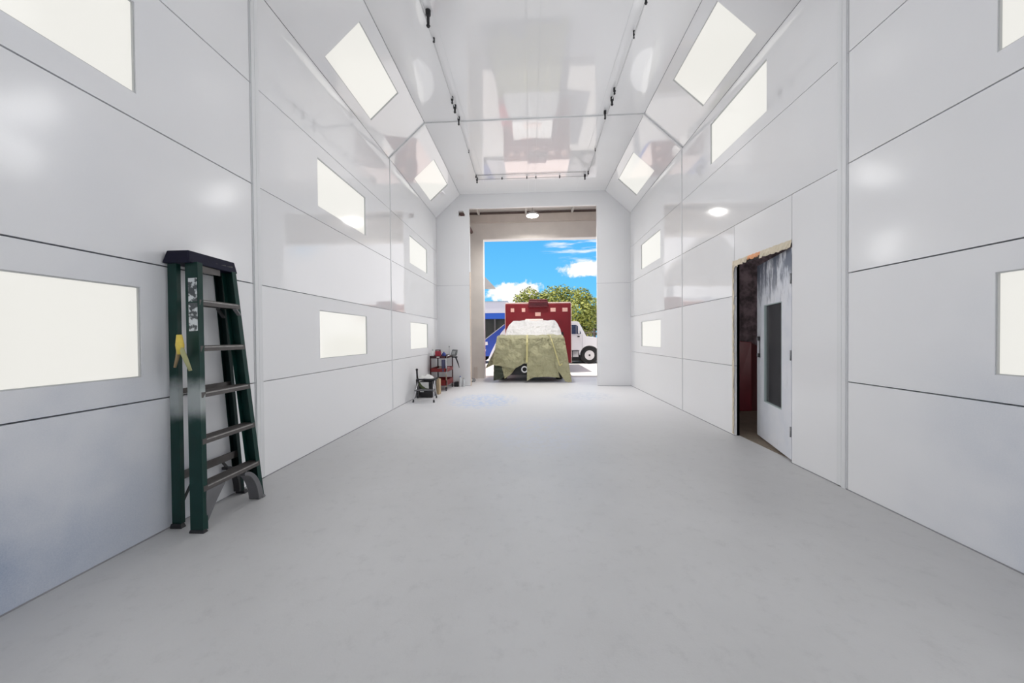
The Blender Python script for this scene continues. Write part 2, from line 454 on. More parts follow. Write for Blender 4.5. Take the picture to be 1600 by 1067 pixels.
mb = MB(); mb.box((XL - 0.06, YS[0] - 0.08, 0), (XR + 0.06, YS[0], ZC + 0.03))
mb.build('wall_rear', M_NEAR, kind='structure')
# floor
mb = MB(); mb.box((-6.2, -6, -0.12), (6.2, 10.85, 0)); mb.build('floor', M_FLOOR, kind='structure')
# dark joint between walls and floor
mb = MB()
mb.box((XL, YS[0], 0), (XL + 0.004, FY, 0.007)); mb.box((XR - 0.004, YS[0], 0), (XR, D0, 0.007)); mb.box((XR - 0.004, D1, 0), (XR, FY, 0.007))
mb.box((FX1, FY - 0.004, 0), (XR, FY, 0.006)); mb.box((XL, FY - 0.004, 0), (FX0, FY, 0.006))
mb.build('trim_1', mat('floor_joint', (0.30, 0.30, 0.32), 0.8), kind='structure')

# ------------------------------------------------------------------ light panels
M_DIFF = mat('light_diffuser', (0.16, 0.16, 0.155), 0.10, emit=(1.0, 0.985, 0.925), est=PANEL_LIGHT)
M_RET = mat('light_frame', (0.55, 0.56, 0.56), 0.5)
pl = bpy.data.lights.new('panel_lamp', 'SPOT'); pl.energy = LAMP_WATTS; pl.spot_size = math.radians(176); pl.spot_blend = 1.0; pl.shadow_soft_size = 0.38; pl.color = (0.99, 0.985, 0.985)
proto = bpy.data.objects.new('light_panel', None); COL.objects.link(proto); proto.empty_display_size = 0.1
mb = MB(); mb.box((-LW / 2 + .002, -LH / 2 + .002, -0.028), (LW / 2 - .002, LH / 2 - .002, -0.018)); mb.build('diffuser', M_DIFF, proto)
mb = MB()
e = 0.007
for (a0, a1, b0, b1) in [(-LW / 2, LW / 2, -LH / 2, -LH / 2 + e), (-LW / 2, LW / 2, LH / 2 - e, LH / 2), (-LW / 2, -LW / 2 + e, -LH / 2 + e, LH / 2 - e), (LW / 2 - e, LW / 2, -LH / 2 + e, LH / 2 - e)]:
    mb.box((a0, b0, -0.018), (a1, b1, -0.006))
mb.box((-LW / 2, -LH / 2, -0.07), (LW / 2, LH / 2, -0.03))
mb.build('frame', M_RET, proto)
first = [True]
def light(center, b, n, label):
    if first[0]: o = proto; first[0] = False
    else:
        o = proto.copy(); COL.objects.link(o)
        for ch in list(proto.children):
            c = ch.copy(); COL.objects.link(c); c.parent = o
    a = b.cross(n)
    R3 = Matrix((a, b, n)).transposed()
    o.matrix_world = Matrix.Translation(center) @ R3.to_4x4()
    tag(o, label, 'light panel', 'recessed booth light panels')
    lo = bpy.data.objects.new('panel_lamp', pl); COL.objects.link(lo)       # the tubes behind this panel, shining into the booth
    lo.matrix_world = Matrix.Translation(center + n * 0.0) @ Matrix((a, -b, -n)).transposed().to_4x4()
bayname = ['behind the viewpoint', 'nearest the viewpoint', 'in the middle bay', 'in the bay beside the vehicle opening']
for k in range(4):
    yc = sum(LY[k]) / 2
    for (zz, nm) in ((LZ_LOW, 'lower'), (LZ_MID, 'upper')):
        light(Vector((XL, yc, sum(zz) / 2)), Z_, X_, '%s rectangular light panel in the left wall, %s' % (nm, bayname[k]))
        if k != 2:
            light(Vector((XR, yc, sum(zz) / 2)), Z_, -X_, '%s rectangular light panel in the right wall, %s' % (nm, bayname[k]))
    if k == 2:
        light(Vector((XR, yc, sum(LZ_HI) / 2)), Z_, -X_, 'high rectangular light panel in the right wall above the side door')
    for (O, b, n, s0), nm in ((SL, 'left'), (SR, 'right')):
        light(O + Y_ * yc + b * (s0 + LH / 2), b, n, 'light panel in the %s sloped ceiling side, %s' % (nm, bayname[k]))

# ------------------------------------------------------------------ side door, its masking, and what lies beyond
TH = math.radians(15.5)
da = Vector((math.sin(TH), math.cos(TH), 0)); dn = Vector((-math.cos(TH), math.sin(TH), 0))   # along the door, into the booth
DO = Vector((XR + 0.005, D0 + 0.012, 0))
M_DOOR = mat('worn_door_paint', (0.62, 0.66, 0.72), 0.35)
t = NT(M_DOOR.node_tree); b = M_DOOR.node_tree.nodes['Principled BSDF']; tcn = t.n('ShaderNodeTexCoord')
mp = t.n('ShaderNodeMapping', i_Vector=tcn.outputs['Object']); mp.inputs['Scale'].default_value = (6, 6, 1.6)
n1 = t.n('ShaderNodeTexNoise', i_Vector=mp.outputs[0], i_Scale=2.0, i_Detail=6.0, i_Roughness=0.62)
sp = t.n('ShaderNodeSeparateXYZ', i_0=tcn.outputs['Object'])
top = t.step(sp.outputs[2], 1.25, 2.1)
n2 = t.n('ShaderNodeTexNoise', i_Vector=tcn.outputs['Object'], i_Scale=5.0, i_Detail=5.0)
c_ = t.mix(n2.outputs[0], (0.66, 0.70, 0.78), (0.88, 0.88, 0.90))
c_ = t.mix(t.m('MULTIPLY', t.step(t.m('ADD', n1.outputs[0], t.m('MULTIPLY', top, 0.22)), 0.60, 0.76), t.m('ADD', 0.18, t.m('MULTIPLY', top, 0.75))), c_, (0.10, 0.12, 0.17))
t.link(c_, b.inputs['Base Color'])
M_DGLASS = mat('dark_glass', (0.06, 0.06, 0.065), 0.12, var=0.25, vscale=6)
door = MB(); DWID = 0.955; T = 0.045
w0, w1, wz0, wz1 = 0.225, 0.725, 0.47, 1.60
for (a0, a1, z0, z1) in [(0, w0, 0.025, 2.10), (w1, DWID, 0.025, 2.10), (w0, w1, 0.025, wz0), (w0, w1, wz1, 2.10)]:
    door.obox(DO, da, Z_, dn, a0, a1, z0, z1, -T, 0)
door = door.build('door_1', M_DOOR, kind='structure')
mb = MB(); mb.obox(DO, da, Z_, dn, w0, w1, wz0, wz1, -0.030, -0.018); mb.build('door_glass', M_DGLASS, door, label='dark tinted glass')
mb = MB()
for (a0, a1, z0, z1) in [(w0, w0 + .010, wz0, wz1), (w1 - .022, w1, wz0, wz1), (w0, w1, wz0, wz0 + .010), (w0, w1, wz1 - .010, wz1)]:
    mb.obox(DO, da, Z_, dn, a0, a1, z0, z1, -0.018, 0.001)
mb.build('glass_bead', mat('bead_green', (0.42, 0.50, 0.50), 0.5), door)
mb = MB()
mb.obox(DO, da, Z_, dn, 0.845, 0.875, 0.98, 1.23, 0, 0.004)
mb.obox(DO, da, Z_, dn, 0.850, 0.870, 1.19, 1.22, 0.004, 0.035); mb.obox(DO, da, Z_, dn, 0.850, 0.870, 0.99, 1.03, 0.004, 0.030)
lat = mb.build('latch', M_STEEL, door)
mb = MB(); mb.obox(DO, da, Z_, dn, 0.838, 0.882, 1.185, 1.235, 0.0045, 0.02); mb.obox(DO, da, Z_, dn, 0.838, 0.882, 0.985, 1.03, 0.0045, 0.02)
mb.build('latch_keeper', M_BLACK, lat)
mb = MB()
for z in (0.30, 1.05, 1.80): mb.tube([DO + dn * 0.006 + Z_ * (z - 0.05), DO + dn * 0.006 + Z_ * (z + 0.05)], 0.007)
mb.build('hinge', M_STEEL, door)
# frame of the doorway behind the wall skin
mb = MB()
mb.box((XR + 0.06, D0 - 0.05, 0), (XR + 0.10, D0 - 0.01, DH)); mb.box((XR + 0.06, D0, DH), (XR + 0.10, D1, DH + 0.04))
mb.box((XR + 0.03, D1, 0), (XR + 0.06, D1 + 0.008, DH)); mb.box((XR + 0.001, D0, DH), (XR + 0.06, D1, DH + 0.008))
mb.build('trim_2', mat('door_frame', (0.16, 0.16, 0.16), 0.6), kind='structure')
# masking tape and paper torn along the head and the far jamb
def ragged(name, O, a, b, n, L, wbase, jag, m, label, cat, seed, N=26, curl=0.012):
    random.seed(seed); mb = MB(); prev = None
    for i in range(N + 1):
        s_ = L * i / N; wd = wbase(i / N) + random.uniform(-jag, jag); u_ = random.uniform(-jag, jag) * 0.4
        c0 = O + a * s_ + b * u_ + n * 0.003
        c1 = O + a * s_ - b * wd * 0.5 + n * (0.004 + random.uniform(0, curl))
        c2 = O + a * s_ - b * wd + n * (0.003 + random.uniform(0, curl * 1.5))
        cur = [mb.bm.verts.new(c) for c in (c0, c1, c2)]
        if prev:
            for j in (0, 1): mb.bm.faces.new((prev[j], prev[j + 1], cur[j + 1], cur[j]))
        prev = cur
    return tag(mb.build(name, m, solid=0.002), label, cat)
M_TAPE = mat('masking_tape', (0.72, 0.64, 0.50), 0.75, var=0.16, vscale=14)
M_TAPEO = mat('orange_tape', (0.85, 0.42, 0.22), 0.7, var=0.2, vscale=10)
ragged('masking_tape', Vector((XR, D0, DH + 0.035)), Y_, Z_, -X_, 0.46, lambda q: 0.075, 0.008, M_TAPE, 'cream masking tape peeling along the head of the side doorway, near half', 'tape', 3)
ragged('masking_tape', Vector((XR, D0 + 0.46, DH + 0.035)), Y_, Z_, -X_, 0.22, lambda q: 0.05, 0.010, M_TAPEO, 'orange piece of masking tape on the head of the side doorway', 'tape', 4, 14)
ragged('masking_tape', Vector((XR, D0 + 0.68, DH + 0.035)), Y_, Z_, -X_, 0.31, lambda q: 0.06 + 0.03 * q, 0.010, M_TAPE, 'cream masking tape over the far top corner of the side doorway', 'tape', 5, 16)
ragged('masking_tape', Vector((XR, D1 + 0.045, 0.02)), Z_, Y_, -X_, 2.08, lambda q: 0.05, 0.008, M_TAPE, 'long torn tape strip down the far jamb of the side doorway', 'tape', 6, 60)
# side room beyond
M_MOTT = mat('mottled_dark_wall', (0.20, 0.17, 0.185), 0.8)
t = NT(M_MOTT.node_tree); b = M_MOTT.node_tree.nodes['Principled BSDF']; tcn = t.n('ShaderNodeTexCoord')
n1 = t.n('ShaderNodeTexNoise', i_Vector=tcn.outputs['Object'], i_Scale=5.0, i_Detail=7.0, i_Roughness=0.65)
t.link(t.mix(t.step(n1.outputs[0], 0.35, 0.68), (0.10, 0.085, 0.095), (0.42, 0.34, 0.38)), b.inputs['Base Color'])
mb = MB()
mb.box((2.64, 6.6, 0), (5.6, 6.7, 3.0)); mb.box((5.5, 2.7, 0), (5.6, 6.6, 3.0)); mb.box((2.64, 2.6, 0), (5.6, 2.7, 3.0)); mb.box((2.64, 2.6, 3.0), (5.6, 6.7, 3.1))
mb.build('wall_side_room', M_MOTT, kind='structure')
mb = MB(); mb.box((2.60, 2.7, 0.0), (5.5, 6.6, 0.006)); mb.build('floor_side_room', mat('brown_floor', (0.20, 0.16, 0.12), 0.8, var=0.4, vscale=7), kind='structure')
sl = bpy.data.lights.new('side_room_fill', 'POINT'); sl.energy = 22; sl.shadow_soft_size = 0.1; sl.color = (1, 0.93, 0.9)
slo = bpy.data.objects.new('side_room_fill', sl); COL.objects.link(slo); slo.location = (4.9, 4.2, 2.7)  # unseen fill light added to brighten the side room
tp = thing('vehicle_panel', (3.7, 6.0, 0.006), 'dark red body panel leaning in the room beyond the side door', 'panel')
M_RED = mat('maroon_paint', (0.22, 0.012, 0.025), 0.35, var=0.3, vscale=4)
mb = MB()
mb.hexa([(3.25, 5.90, 0.007), (3.62, 5.90, 0.007), (3.62, 5.94, 0.007), (3.25, 5.94, 0.007), (3.25, 6.33, 1.20), (3.88, 6.33, 1.13), (3.88, 6.37, 1.13), (3.25, 6.37, 1.20)])
mb.build('panel_skin', M_RED, tp, bevel=0.01)
mb = MB(); mb.hexa([(3.63, 5.93, 0.007), (3.78, 5.93, 0.007), (3.78, 5.97, 0.007), (3.63, 5.97, 0.007), (3.89, 6.36, 1.12), (4.02, 6.36, 1.05), (4.02, 6.40, 1.05), (3.89, 6.40, 1.12)])
mb.build('panel_edge', mat('dark_maroon', (0.10, 0.008, 0.012), 0.6), tp)

# ------------------------------------------------------------------ ceiling air line loop with fittings
tl = thing('air_line', (0.07, 6.0, 4.90), 'thin white pipe loop under the ceiling with black fittings', 'pipe')
M_PIPE = mat('white_pipe', (0.62, 0.62, 0.63), 0.25)
ZP = ZC - 0.035
for pts in ([(-1.155, -1.0, ZP), (-1.165, 5.9, ZP), (-1.20, 8.06, ZP)], [(1.275, -1.0, ZP), (1.29, 5.9, ZP), (1.33, 8.06, ZP)], [(-1.20, 8.06, ZP), (1.33, 8.06, ZP)]):
    mb = MB(); mb.tube(pts, 0.009, 8); mb.build('pipe', M_PIPE, tl)
mb = MB(); mb.tube([(-1.16, 7.90, ZC - 0.012), (1.28, 7.90, ZC - 0.012)], 0.005, 6); mb.build('pipe', M_STEEL, tl)
for (x, y, L, r) in [(-1.12, 3.92, 0.15, 0.030), (-1.155, 4.28, 0.03, 0.014), (-1.165, 5.33, 0.07, 0.02), (-1.165, 5.52, 0.09, 0.026), (-1.165, 5.82, 0.10, 0.022), (-1.18, 6.85, 0.03, 0.012), (-1.20, 7.9, 0.04, 0.018), (-1.20, 8.06, 0.08, 0.024),
                     (1.27, 3.86, 0.09, 0.022), (1.28, 4.33, 0.06, 0.012), (1.28, 5.30, 0.06, 0.02), (1.29, 5.50, 0.09, 0.026), (1.25, 5.82, 0.10, 0.022), (1.30, 6.95, 0.04, 0.010), (1.32, 7.9, 0.05, 0.018), (1.27, 8.06, 0.08, 0.024),
                     (-0.62, 8.06, 0.03, 0.014), (-0.05, 8.06, 0.03, 0.012), (0.16, 8.06, 0.03, 0.012), (0.70, 8.06, 0.04, 0.014)]:
    mb = MB(); z0 = ZC - 0.001
    mb.lathe([(r, 0), (r, -0.05), (r * 0.6, -0.06), (r * 0.55, -L - 0.01), (r * 0.8, -L - 0.02), (r * 0.5, -L - 0.035)] if L > 0.05 else [(r, 0), (r, -L - 0.02)], (x, y, z0), n=12)
    mb.build('fitting', M_BLACK, tl)

# ------------------------------------------------------------------ stepladder against the left wall
M_FG = mat('green_fibreglass', (0.006, 0.045, 0.036), 0.4, spec=0.3, var=0.35, vscale=5, rvar=0.15)
t = NT(M_FG.node_tree); b = M_FG.node_tree.nodes['Principled BSDF']; tcn = t.n('ShaderNodeTexCoord')
sp = t.n('ShaderNodeSeparateXYZ', i_0=tcn.outputs['Object'])
n1 = t.n('ShaderNodeTexNoise', i_Vector=tcn.outputs['Object'], i_Scale=9.0, i_Detail=5.0)
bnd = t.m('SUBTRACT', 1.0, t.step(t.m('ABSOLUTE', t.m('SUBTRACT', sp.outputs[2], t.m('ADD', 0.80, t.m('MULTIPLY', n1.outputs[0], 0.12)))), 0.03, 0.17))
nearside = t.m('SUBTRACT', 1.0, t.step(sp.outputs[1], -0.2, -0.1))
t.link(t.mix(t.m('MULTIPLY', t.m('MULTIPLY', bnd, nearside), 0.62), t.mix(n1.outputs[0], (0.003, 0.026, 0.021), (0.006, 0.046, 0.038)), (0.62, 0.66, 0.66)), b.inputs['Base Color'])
M_FGD = mat('green_fibreglass_shaded', (0.003, 0.016, 0.015), 0.5, spec=0.2, var=0.3, vscale=6)  # far rear rail: shade inside the channel put into the colour
M_NAVY = mat('navy_plastic', (0.006, 0.006, 0.022), 0.6, spec=0.2, var=0.4, vscale=12)
M_ALU = mat('dirty_aluminium', (0.10, 0.092, 0.088), 0.5, metal=0.3, var=0.35, vscale=14)
M_FLECK = mat('step_edge_worn', (0.32, 0.31, 0.30), 0.45, metal=0.3, var=0.5, vscale=25)
M_BRACE = mat('grey_brace', (0.17, 0.17, 0.18), 0.4, metal=0.4, var=0.25, vscale=8)
tl = thing('stepladder', (-2.27, 2.40, 0.0), 'tall green stepladder with dark steps leaning on the left wall', 'ladder')
ZT = 1.765
fb, ft_ = {0: (-2.165, 2.135), 1: (-2.170, 2.655)}, {0: (-2.235, 2.200), 1: (-2.290, 2.560)}
rb, rt = {0: (-2.362, 2.190), 1: (-2.370, 2.715)}, {0: (-2.365, 2.195), 1: (-2.370, 2.560)}
def at(p, q, z): k = z / ZT; return Vector((p[0] + (q[0] - p[0]) * k, p[1] + (q[1] - p[1]) * k, z))
def channel(p0, p1, web, fl, out, th=0.006):
    """C-channel rail: web faces `out` (-1 near side, +1 far side), flanges point to the ladder's middle"""
    mb = MB(); p0, p1 = Vector(p0), Vector(p1); s_ = Vector((1, 0, 0))
    mb.bar(p0, p1, web, th, s_)
    for sg in (-1, 1):
        off_ = Vector((sg * (web / 2 - th / 2), -out * fl / 2, 0))
        mb.bar(p0 + off_, p1 + off_, th, fl, s_)
    return mb
for i, out in ((0, -1), (1, 1)):
    channel(at(fb[i], ft_[i], 0.012), at(fb[i], ft_[i], ZT), 0.088, 0.034, out).build('front_rail', M_FG, tl, bevel=0.0015)
    channel(at(rb[i], rt[i], 0.025), at(rb[i], rt[i], ZT), 0.062, 0.028, out).build('rear_rail', M_FGD if i else M_FG, tl, bevel=0.0015)
    mb = MB(); c = at(fb[i], ft_[i], 0)
    mb.hexa([c + Vector(q) for q in ((-0.05, -0.010 if i == 0 else -0.026, 0.0), (0.052, -0.010 if i == 0 else -0.026, 0.0), (0.052, 0.026 if i == 0 else 0.010, 0.0), (-0.05, 0.026 if i == 0 else 0.010, 0.0), (-0.047, -0.006 if i == 0 else -0.022, 0.02), (0.047, -0.006 if i == 0 else -0.022, 0.02), (0.047, 0.022 if i == 0 else 0.006, 0.02), (-0.047, 0.022 if i == 0 else 0.006, 0.02))])
    mb.build('foot', M_BLACK if i == 0 else M_BRACE, tl, bevel=0.004)
    mb = MB(); c = at(rb[i], rt[i], 0)
    mb.hexa([c + Vector(q) for q in ((-0.036, -0.016, 0.0), (0.046, -0.016, 0.0), (0.046, 0.022, 0.0), (-0.036, 0.022, 0.0), (-0.033, -0.012, 0.03), (0.035, -0.012, 0.03), (0.035, 0.018, 0.03), (-0.033, 0.018, 0.03))])
    mb.build('foot', M_BLACK, tl, bevel=0.004)
for j, z in enumerate((0.278, 0.583, 0.888, 1.193, 1.500)):
    A, B = at(fb[0], ft_[0], z), at(fb[1], ft_[1], z)
    y0, y1 = A.y + 0.006, B.y - 0.006
    xc = lambda y: A.x + (B.x - A.x) * (y - A.y) / (B.y - A.y)
    P = lambda y, dx, dz: (xc(y) + dx, y, z + dz)
    mb = MB()
    mb.hexa([P(y0, -0.046, 0.012), P(y0, 0.046, 0.012), P(y1, 0.046, 0.012), P(y1, -0.046, 0.012), P(y0, -0.046, 0.018), P(y0, 0.046, 0.018), P(y1, 0.046, 0.018), P(y1, -0.046, 0.018)])
    mb.hexa([P(y0, 0.040, -0.018), P(y0, 0.046, -0.018), P(y1, 0.046, -0.018), P(y1, 0.040, -0.018), P(y0, 0.040, 0.012), P(y0, 0.046, 0.012), P(y1, 0.046, 0.012), P(y1, 0.040, 0.012)])
    mb.hexa([P(y0, -0.046, -0.018), P(y0, -0.040, -0.018), P(y1, -0.040, -0.018), P(y1, -0.046, -0.018), P(y0, -0.046, 0.012), P(y0, -0.040, 0.012), P(y1, -0.040, 0.012), P(y1, -0.046, 0.012)])
    for q in range(7):
        dx = -0.036 + q * 0.012
        mb.hexa([P(y0, dx, 0.018), P(y0, dx + 0.004, 0.018), P(y1, dx + 0.004, 0.018), P(y1, dx, 0.018), P(y0, dx, 0.0205), P(y0, dx + 0.004, 0.0205), P(y1, dx + 0.004, 0.0205), P(y1, dx, 0.0205)])
    stp = mb.build('step', M_ALU, tl)
    mb = MB(); mb.hexa([P(y0 + .03, 0.0462, 0.006), P(y0 + .03, 0.0475, 0.006), P(y1 - .02, 0.0475, 0.006), P(y1 - .02, 0.0462, 0.006), P(y0 + .03, 0.0462, 0.014), P(y0 + .03, 0.0475, 0.014), P(y1 - .02, 0.0475, 0.014), P(y1 - .02, 0.0462, 0.014)])
    mb.build('step_nosing', M_FLECK, stp, label='pale worn front edge')
# rear cross bars
for z, h_ in ((0.335, 0.055), (0.905, 0.035)):
    A, B = at(rb[0], rt[0], z), at(rb[1], rt[1], z)
    mb = MB(); mb.bar(A, B, 0.012, h_, (1, 0, 0)); mb.build('rear_bar', M_ALU, tl)
A, B = at(rb[0], rt[0], 0.12), at(rb[0], rt[0], 0.33)
mb = MB(); mb.bar(A + Vector((0.0, 0.02, 0)), B + Vector((0.0, 0.15, 0)), 0.006, 0.018); mb.build('rear_brace', M_BLACK, tl)
A, B = at(rb[1], rt[1], 0.12), at(rb[1], rt[1], 0.33)
mb = MB(); mb.bar(A + Vector((0.0, -0.02, 0)), B + Vector((0.0, -0.15, 0)), 0.006, 0.018); mb.build('rear_brace', M_BLACK, tl)
# arched braces under the bottom step
def arch(p_in, p_out, bulge, th, wd, m, name='knee_brace'):
    mb = MB(); N = 12; prev = None
    for i in range(N + 1):
        q = i / N
        ang = q * math.pi / 2
        y = p_in[1] + (p_out[1] - p_in[1]) * math.sin(ang)
        z = p_out[2] + (p_in[2] - p_out[2]) * math.cos(ang)
        x = p_in[0] + (p_out[0] - p_in[0]) * q
        sgn = 1 if p_out[1] > p_in[1] else -1
        nrm = Vector((0, sgn * math.sin(ang) * 1.0, math.cos(ang)))
        t_ = th * (0.65 + 0.55 * q)
        c0 = Vector((x, y, z)); c1 = c0 + nrm * t_
        cur = [mb.bm.verts.new(v) for v in (c0 + Vector((-wd / 2, 0, 0)), c0 + Vector((wd / 2, 0, 0)), c1 + Vector((wd / 2, 0, 0)), c1 + Vector((-wd / 2, 0, 0)))]
        if prev:
            for j in range(4): mb.bm.faces.new((prev[j], prev[(j + 1) % 4], cur[(j + 1) % 4], cur[j]))
        else: mb.bm.faces.new(cur[::-1])
        prev = cur
    mb.bm.faces.new(prev)
    return mb.build(name, m, tl, bevel=0.003)
arch((-2.19, 2.50, 0.225), (-2.165, 2.600, 0.004), 0, 0.040, 0.085, M_BRACE)
mb = MB(); mb.prism([(2.165, 0.262), (2.31, 0.262), (2.235, 0.16), (2.175, 0.060), (2.160, 0.060)], 'yz', -2.205, -2.125); mb.build('knee_brace', M_BRACE, tl, bevel=0.003)
arch((-2.365, 2.56, 0.245), (-2.365, 2.665, 0.03), 0, 0.035, 0.05, M_BLACK)
# braces under the top step
for (ya, yb) in ((2.20, 2.235), (2.545, 2.505)):
    mb = MB(); mb.bar((-2.21, ya, 1.435), (-2.21, yb, 1.48), 0.03, 0.008); mb.build('step_brace', M_BRACE, tl)
mb = MB(); mb.bar((-2.34, 2.55, 1.42), (-2.32, 2.48, 1.48), 0.02, 0.012); mb.bar((-2.32, 2.48, 1.48), (-2.25, 2.42, 1.50), 0.02, 0.012); mb.build('spreader', M_BLACK, tl)
# top cap
mb = MB()
mb.hexa([(-2.405, 2.165, 1.758), (-2.215, 2.165, 1.758), (-2.255, 2.588, 1.758), (-2.400, 2.588, 1.758), (-2.385, 2.180, 1.842), (-2.235, 2.180, 1.842), (-2.268, 2.575, 1.842), (-2.385, 2.575, 1.842)])
cap = mb.build('top_cap', M_NAVY, tl, bevel=0.006)
mb = MB()
for q in (0.32, 0.50, 0.68, 0.84):
    y = 2.165 + 0.42 * q; xx = -2.2235 - 0.036 * q
    mb.hexa([(xx - .004, y - .03, 1.795), (xx + .002, y - .03, 1.795), (xx - .002, y + .03, 1.795), (xx - .006, y + .03, 1.795), (xx - .010, y - .03, 1.812), (xx - .004, y - .03, 1.812), (xx - .007, y + .03, 1.812), (xx - .012, y + .03, 1.812)])
mb.build('cap_slot', M_BLACK, cap)
mb = MB(); mb.bar((-2.232, 2.215, 1.735), (-2.262, 2.44, 1.740), 0.006, 0.05, (1, 0, 0)); mb.build('cap_bracket', M_ALU, tl)
# worn stickers on the outer face of the near front rail
M_STK = mat('worn_sticker', (0.62, 0.66, 0.68), 0.5)
t = NT(M_STK.node_tree); b = M_STK.node_tree.nodes['Principled BSDF']; tcn = t.n('ShaderNodeTexCoord')
n1 = t.n('ShaderNodeTexNoise', i_Vector=tcn.outputs['Object'], i_Scale=26.0, i_Detail=5.0)
t.link(t.mix(t.step(n1.outputs[0], 0.46, 0.56), (0.66, 0.70, 0.72), (0.07, 0.08, 0.09)), b.inputs['Base Color'])
for (z0, z1) in ((1.505, 1.66), (1.31, 1.495)):
    A, B = at(fb[0], ft_[0], z0), at(fb[0], ft_[0], z1)
    mb = MB(); mb.bar(A + Vector((0.008, -0.0036, 0)), B + Vector((0.008, -0.0036, 0)), 0.060, 0.001, (1, 0, 0)); mb.build('sticker', M_STK, tl, label='worn whitish sticker with dark scuffs')
# yellow spring clamp hanging on the near rails
M_YEL = mat('yellow_plastic', (0.75, 0.58, 0.10), 0.45, var=0.25, vscale=20)
tcmp = thing('spring_clamp', (-2.24, 2.12, 1.08), 'yellow spring clamp gripping the near rail of the green stepladder', 'clamp')
mb = MB(); mb.tube([(-2.245, 2.12, 1.285), (-2.24, 2.118, 1.22), (-2.235, 2.117, 1.16)], [0.014, 0.022, 0.017], 8); mb.build('clamp_head', M_YEL, tcmp)
mb = MB(); mb.tube([(-2.245, 2.118, 1.20), (-2.265, 2.125, 1.14), (-2.29, 2.13, 1.075)], [0.013, 0.010, 0.007], 8); mb.build('handle', mat('tan_grip', (0.36, 0.26, 0.14), 0.6), tcmp)
mb = MB(); mb.tube([(-2.232, 2.117, 1.20), (-2.20, 2.115, 1.13), (-2.17, 2.116, 1.055)], [0.014, 0.013, 0.009], 8); mb.build('handle', mat('olive_grip', (0.40, 0.40, 0.20), 0.6), tcmp)

# ------------------------------------------------------------------ step stool, bin, box
ts = thing('step_stool', (-2.12, 6.92, 0), 'small black and chrome folding step stool by the left wall', 'stool')
xa, xb = -2.285, -1.875
for x, s_ in ((xa, 1), (xb, -1)):
    mb = MB(); mb.tube([(x, 6.66, 0.03), (x + s_ * 0.055, 6.85, 0.43)], 0.011, 8); lg = mb.build('front_leg', M_CHROME, ts)
    mb = MB(); mb.tube([(x, 6.655, 0), (x + s_ * .004, 6.668, 0.045)], 0.017, 8); mb.build('rubber_foot', M_BLACK, lg)
mb = MB(); mb.tube([(-2.345, 7.14, 0.0), (-2.32, 6.98, 0.40)], 0.013, 8); mb.build('rear_leg', M_BLACK, ts)
mb = MB(); mb.tube([(-1.96, 7.16, 0.03), (-1.935, 6.90, 0.43)], 0.011, 8); lg = mb.build('rear_leg', M_CHROME, ts)
mb = MB(); mb.tube([(-1.962, 7.165, 0.0), (-1.958, 7.145, 0.045)], 0.016, 8); mb.build('rubber_foot', M_BLACK, lg)
mb = MB(); mb.tube([(-2.285, 6.90, 0.10), (-2.285, 6.93, 0.40), (-2.30, 6.95, 0.60)], 0.018, 10); hp = mb.build('handle_post', M_BLACK, ts)
mb = MB(); mb.lathe([(0.012, 0), (0.024, 0.01), (0.024, 0.035), (0.01, 0.045)], (-2.30, 6.95, 0.59), n=12); mb.build('post_knob', M_BLACK, hp)
mb = MB(); mb.box((-2.27, 6.80, 0.41), (-1.89, 7.03, 0.438)); mb.build('seat', M_BLACK, ts, bevel=0.006)
mb = MB(); mb.box((-2.265, 6.68, 0.215), (-1.895, 6.85, 0.238)); mb.build('lower_step', M_BLACK, ts, bevel=0.004)
mb = MB(); mb.box((-2.265, 6.676, 0.236), (-1.895, 6.682, 0.242)); mb.build('step_edge', M_CHROME, ts)

def rag(name, c, rx, ry, h_, m, label, cat, seed, n=18):
    random.seed(seed); mb = MB(); g_ = []
    for i in range(n + 1):
        row = []
        for j in range(n + 1):
            u_, v_ = i / n * 2 - 1, j / n * 2 - 1
            r_ = math.hypot(u_, v_)
            zz = h_ * max(0, 1 - r_ ** 2) ** 0.7 * (0.7 + 0.6 * noise.noise(Vector((u_ * 2 + seed, v_ * 2, 0)))) + 0.006 + 0.004 * noise.noise(Vector((u_ * 6, v_ * 6, seed)))
            row.append(mb.bm.verts.new((c[0] + u_ * rx * (1 - 0.15 * v_ * v_), c[1] + v_ * ry * (1 - .2 * u_ * u_), c[2] + max(zz, 0.004))))
        g_.append(row)
    for i in range(n):
        for j in range(n): mb.bm.faces.new((g_[i][j], g_[i + 1][j], g_[i + 1][j + 1], g_[i][j + 1]))
    return tag(mb.build(name, m, solid=0.003, smooth=True), label, cat)
M_CLOTH = mat('white_cloth', (0.80, 0.80, 0.78), 0.9)
rag('rag', (-2.09, 6.91, 0.438), 0.15, 0.10, 0.075, M_CLOTH, 'crumpled white rag lying on the step stool seat', 'rag', 5)
tb = thing('bin', (-2.21, 7.36, 0), 'black open bin behind the step stool', 'bin')
mb = MB()
for (a, c) in (((-2.35, 7.20, 0), (-2.06, 7.22, 0.31)), ((-2.35, 7.50, 0), (-2.06, 7.52, 0.31)), ((-2.35, 7.22, 0), (-2.33, 7.50, 0.31)), ((-2.08, 7.22, 0), (-2.06, 7.50, 0.31)), ((-2.33, 7.22, 0), (-2.08, 7.50, 0.02))): mb.box(a, c)
mb.build('bin_body', M_BLACK, tb)
mb = MB(); mb.box((-2.36, 7.19, 0.31), (-2.05, 7.215, 0.33)); mb.box((-2.36, 7.505, 0.31), (-2.05, 7.53, 0.33)); mb.box((-2.36, 7.215, 0.31), (-2.335, 7.505, 0.33)); mb.box((-2.075, 7.215, 0.31), (-2.05, 7.505, 0.33))
mb.build('bin_rim', mat('dark_rim', (0.03, 0.03, 0.035), 0.4), tb)
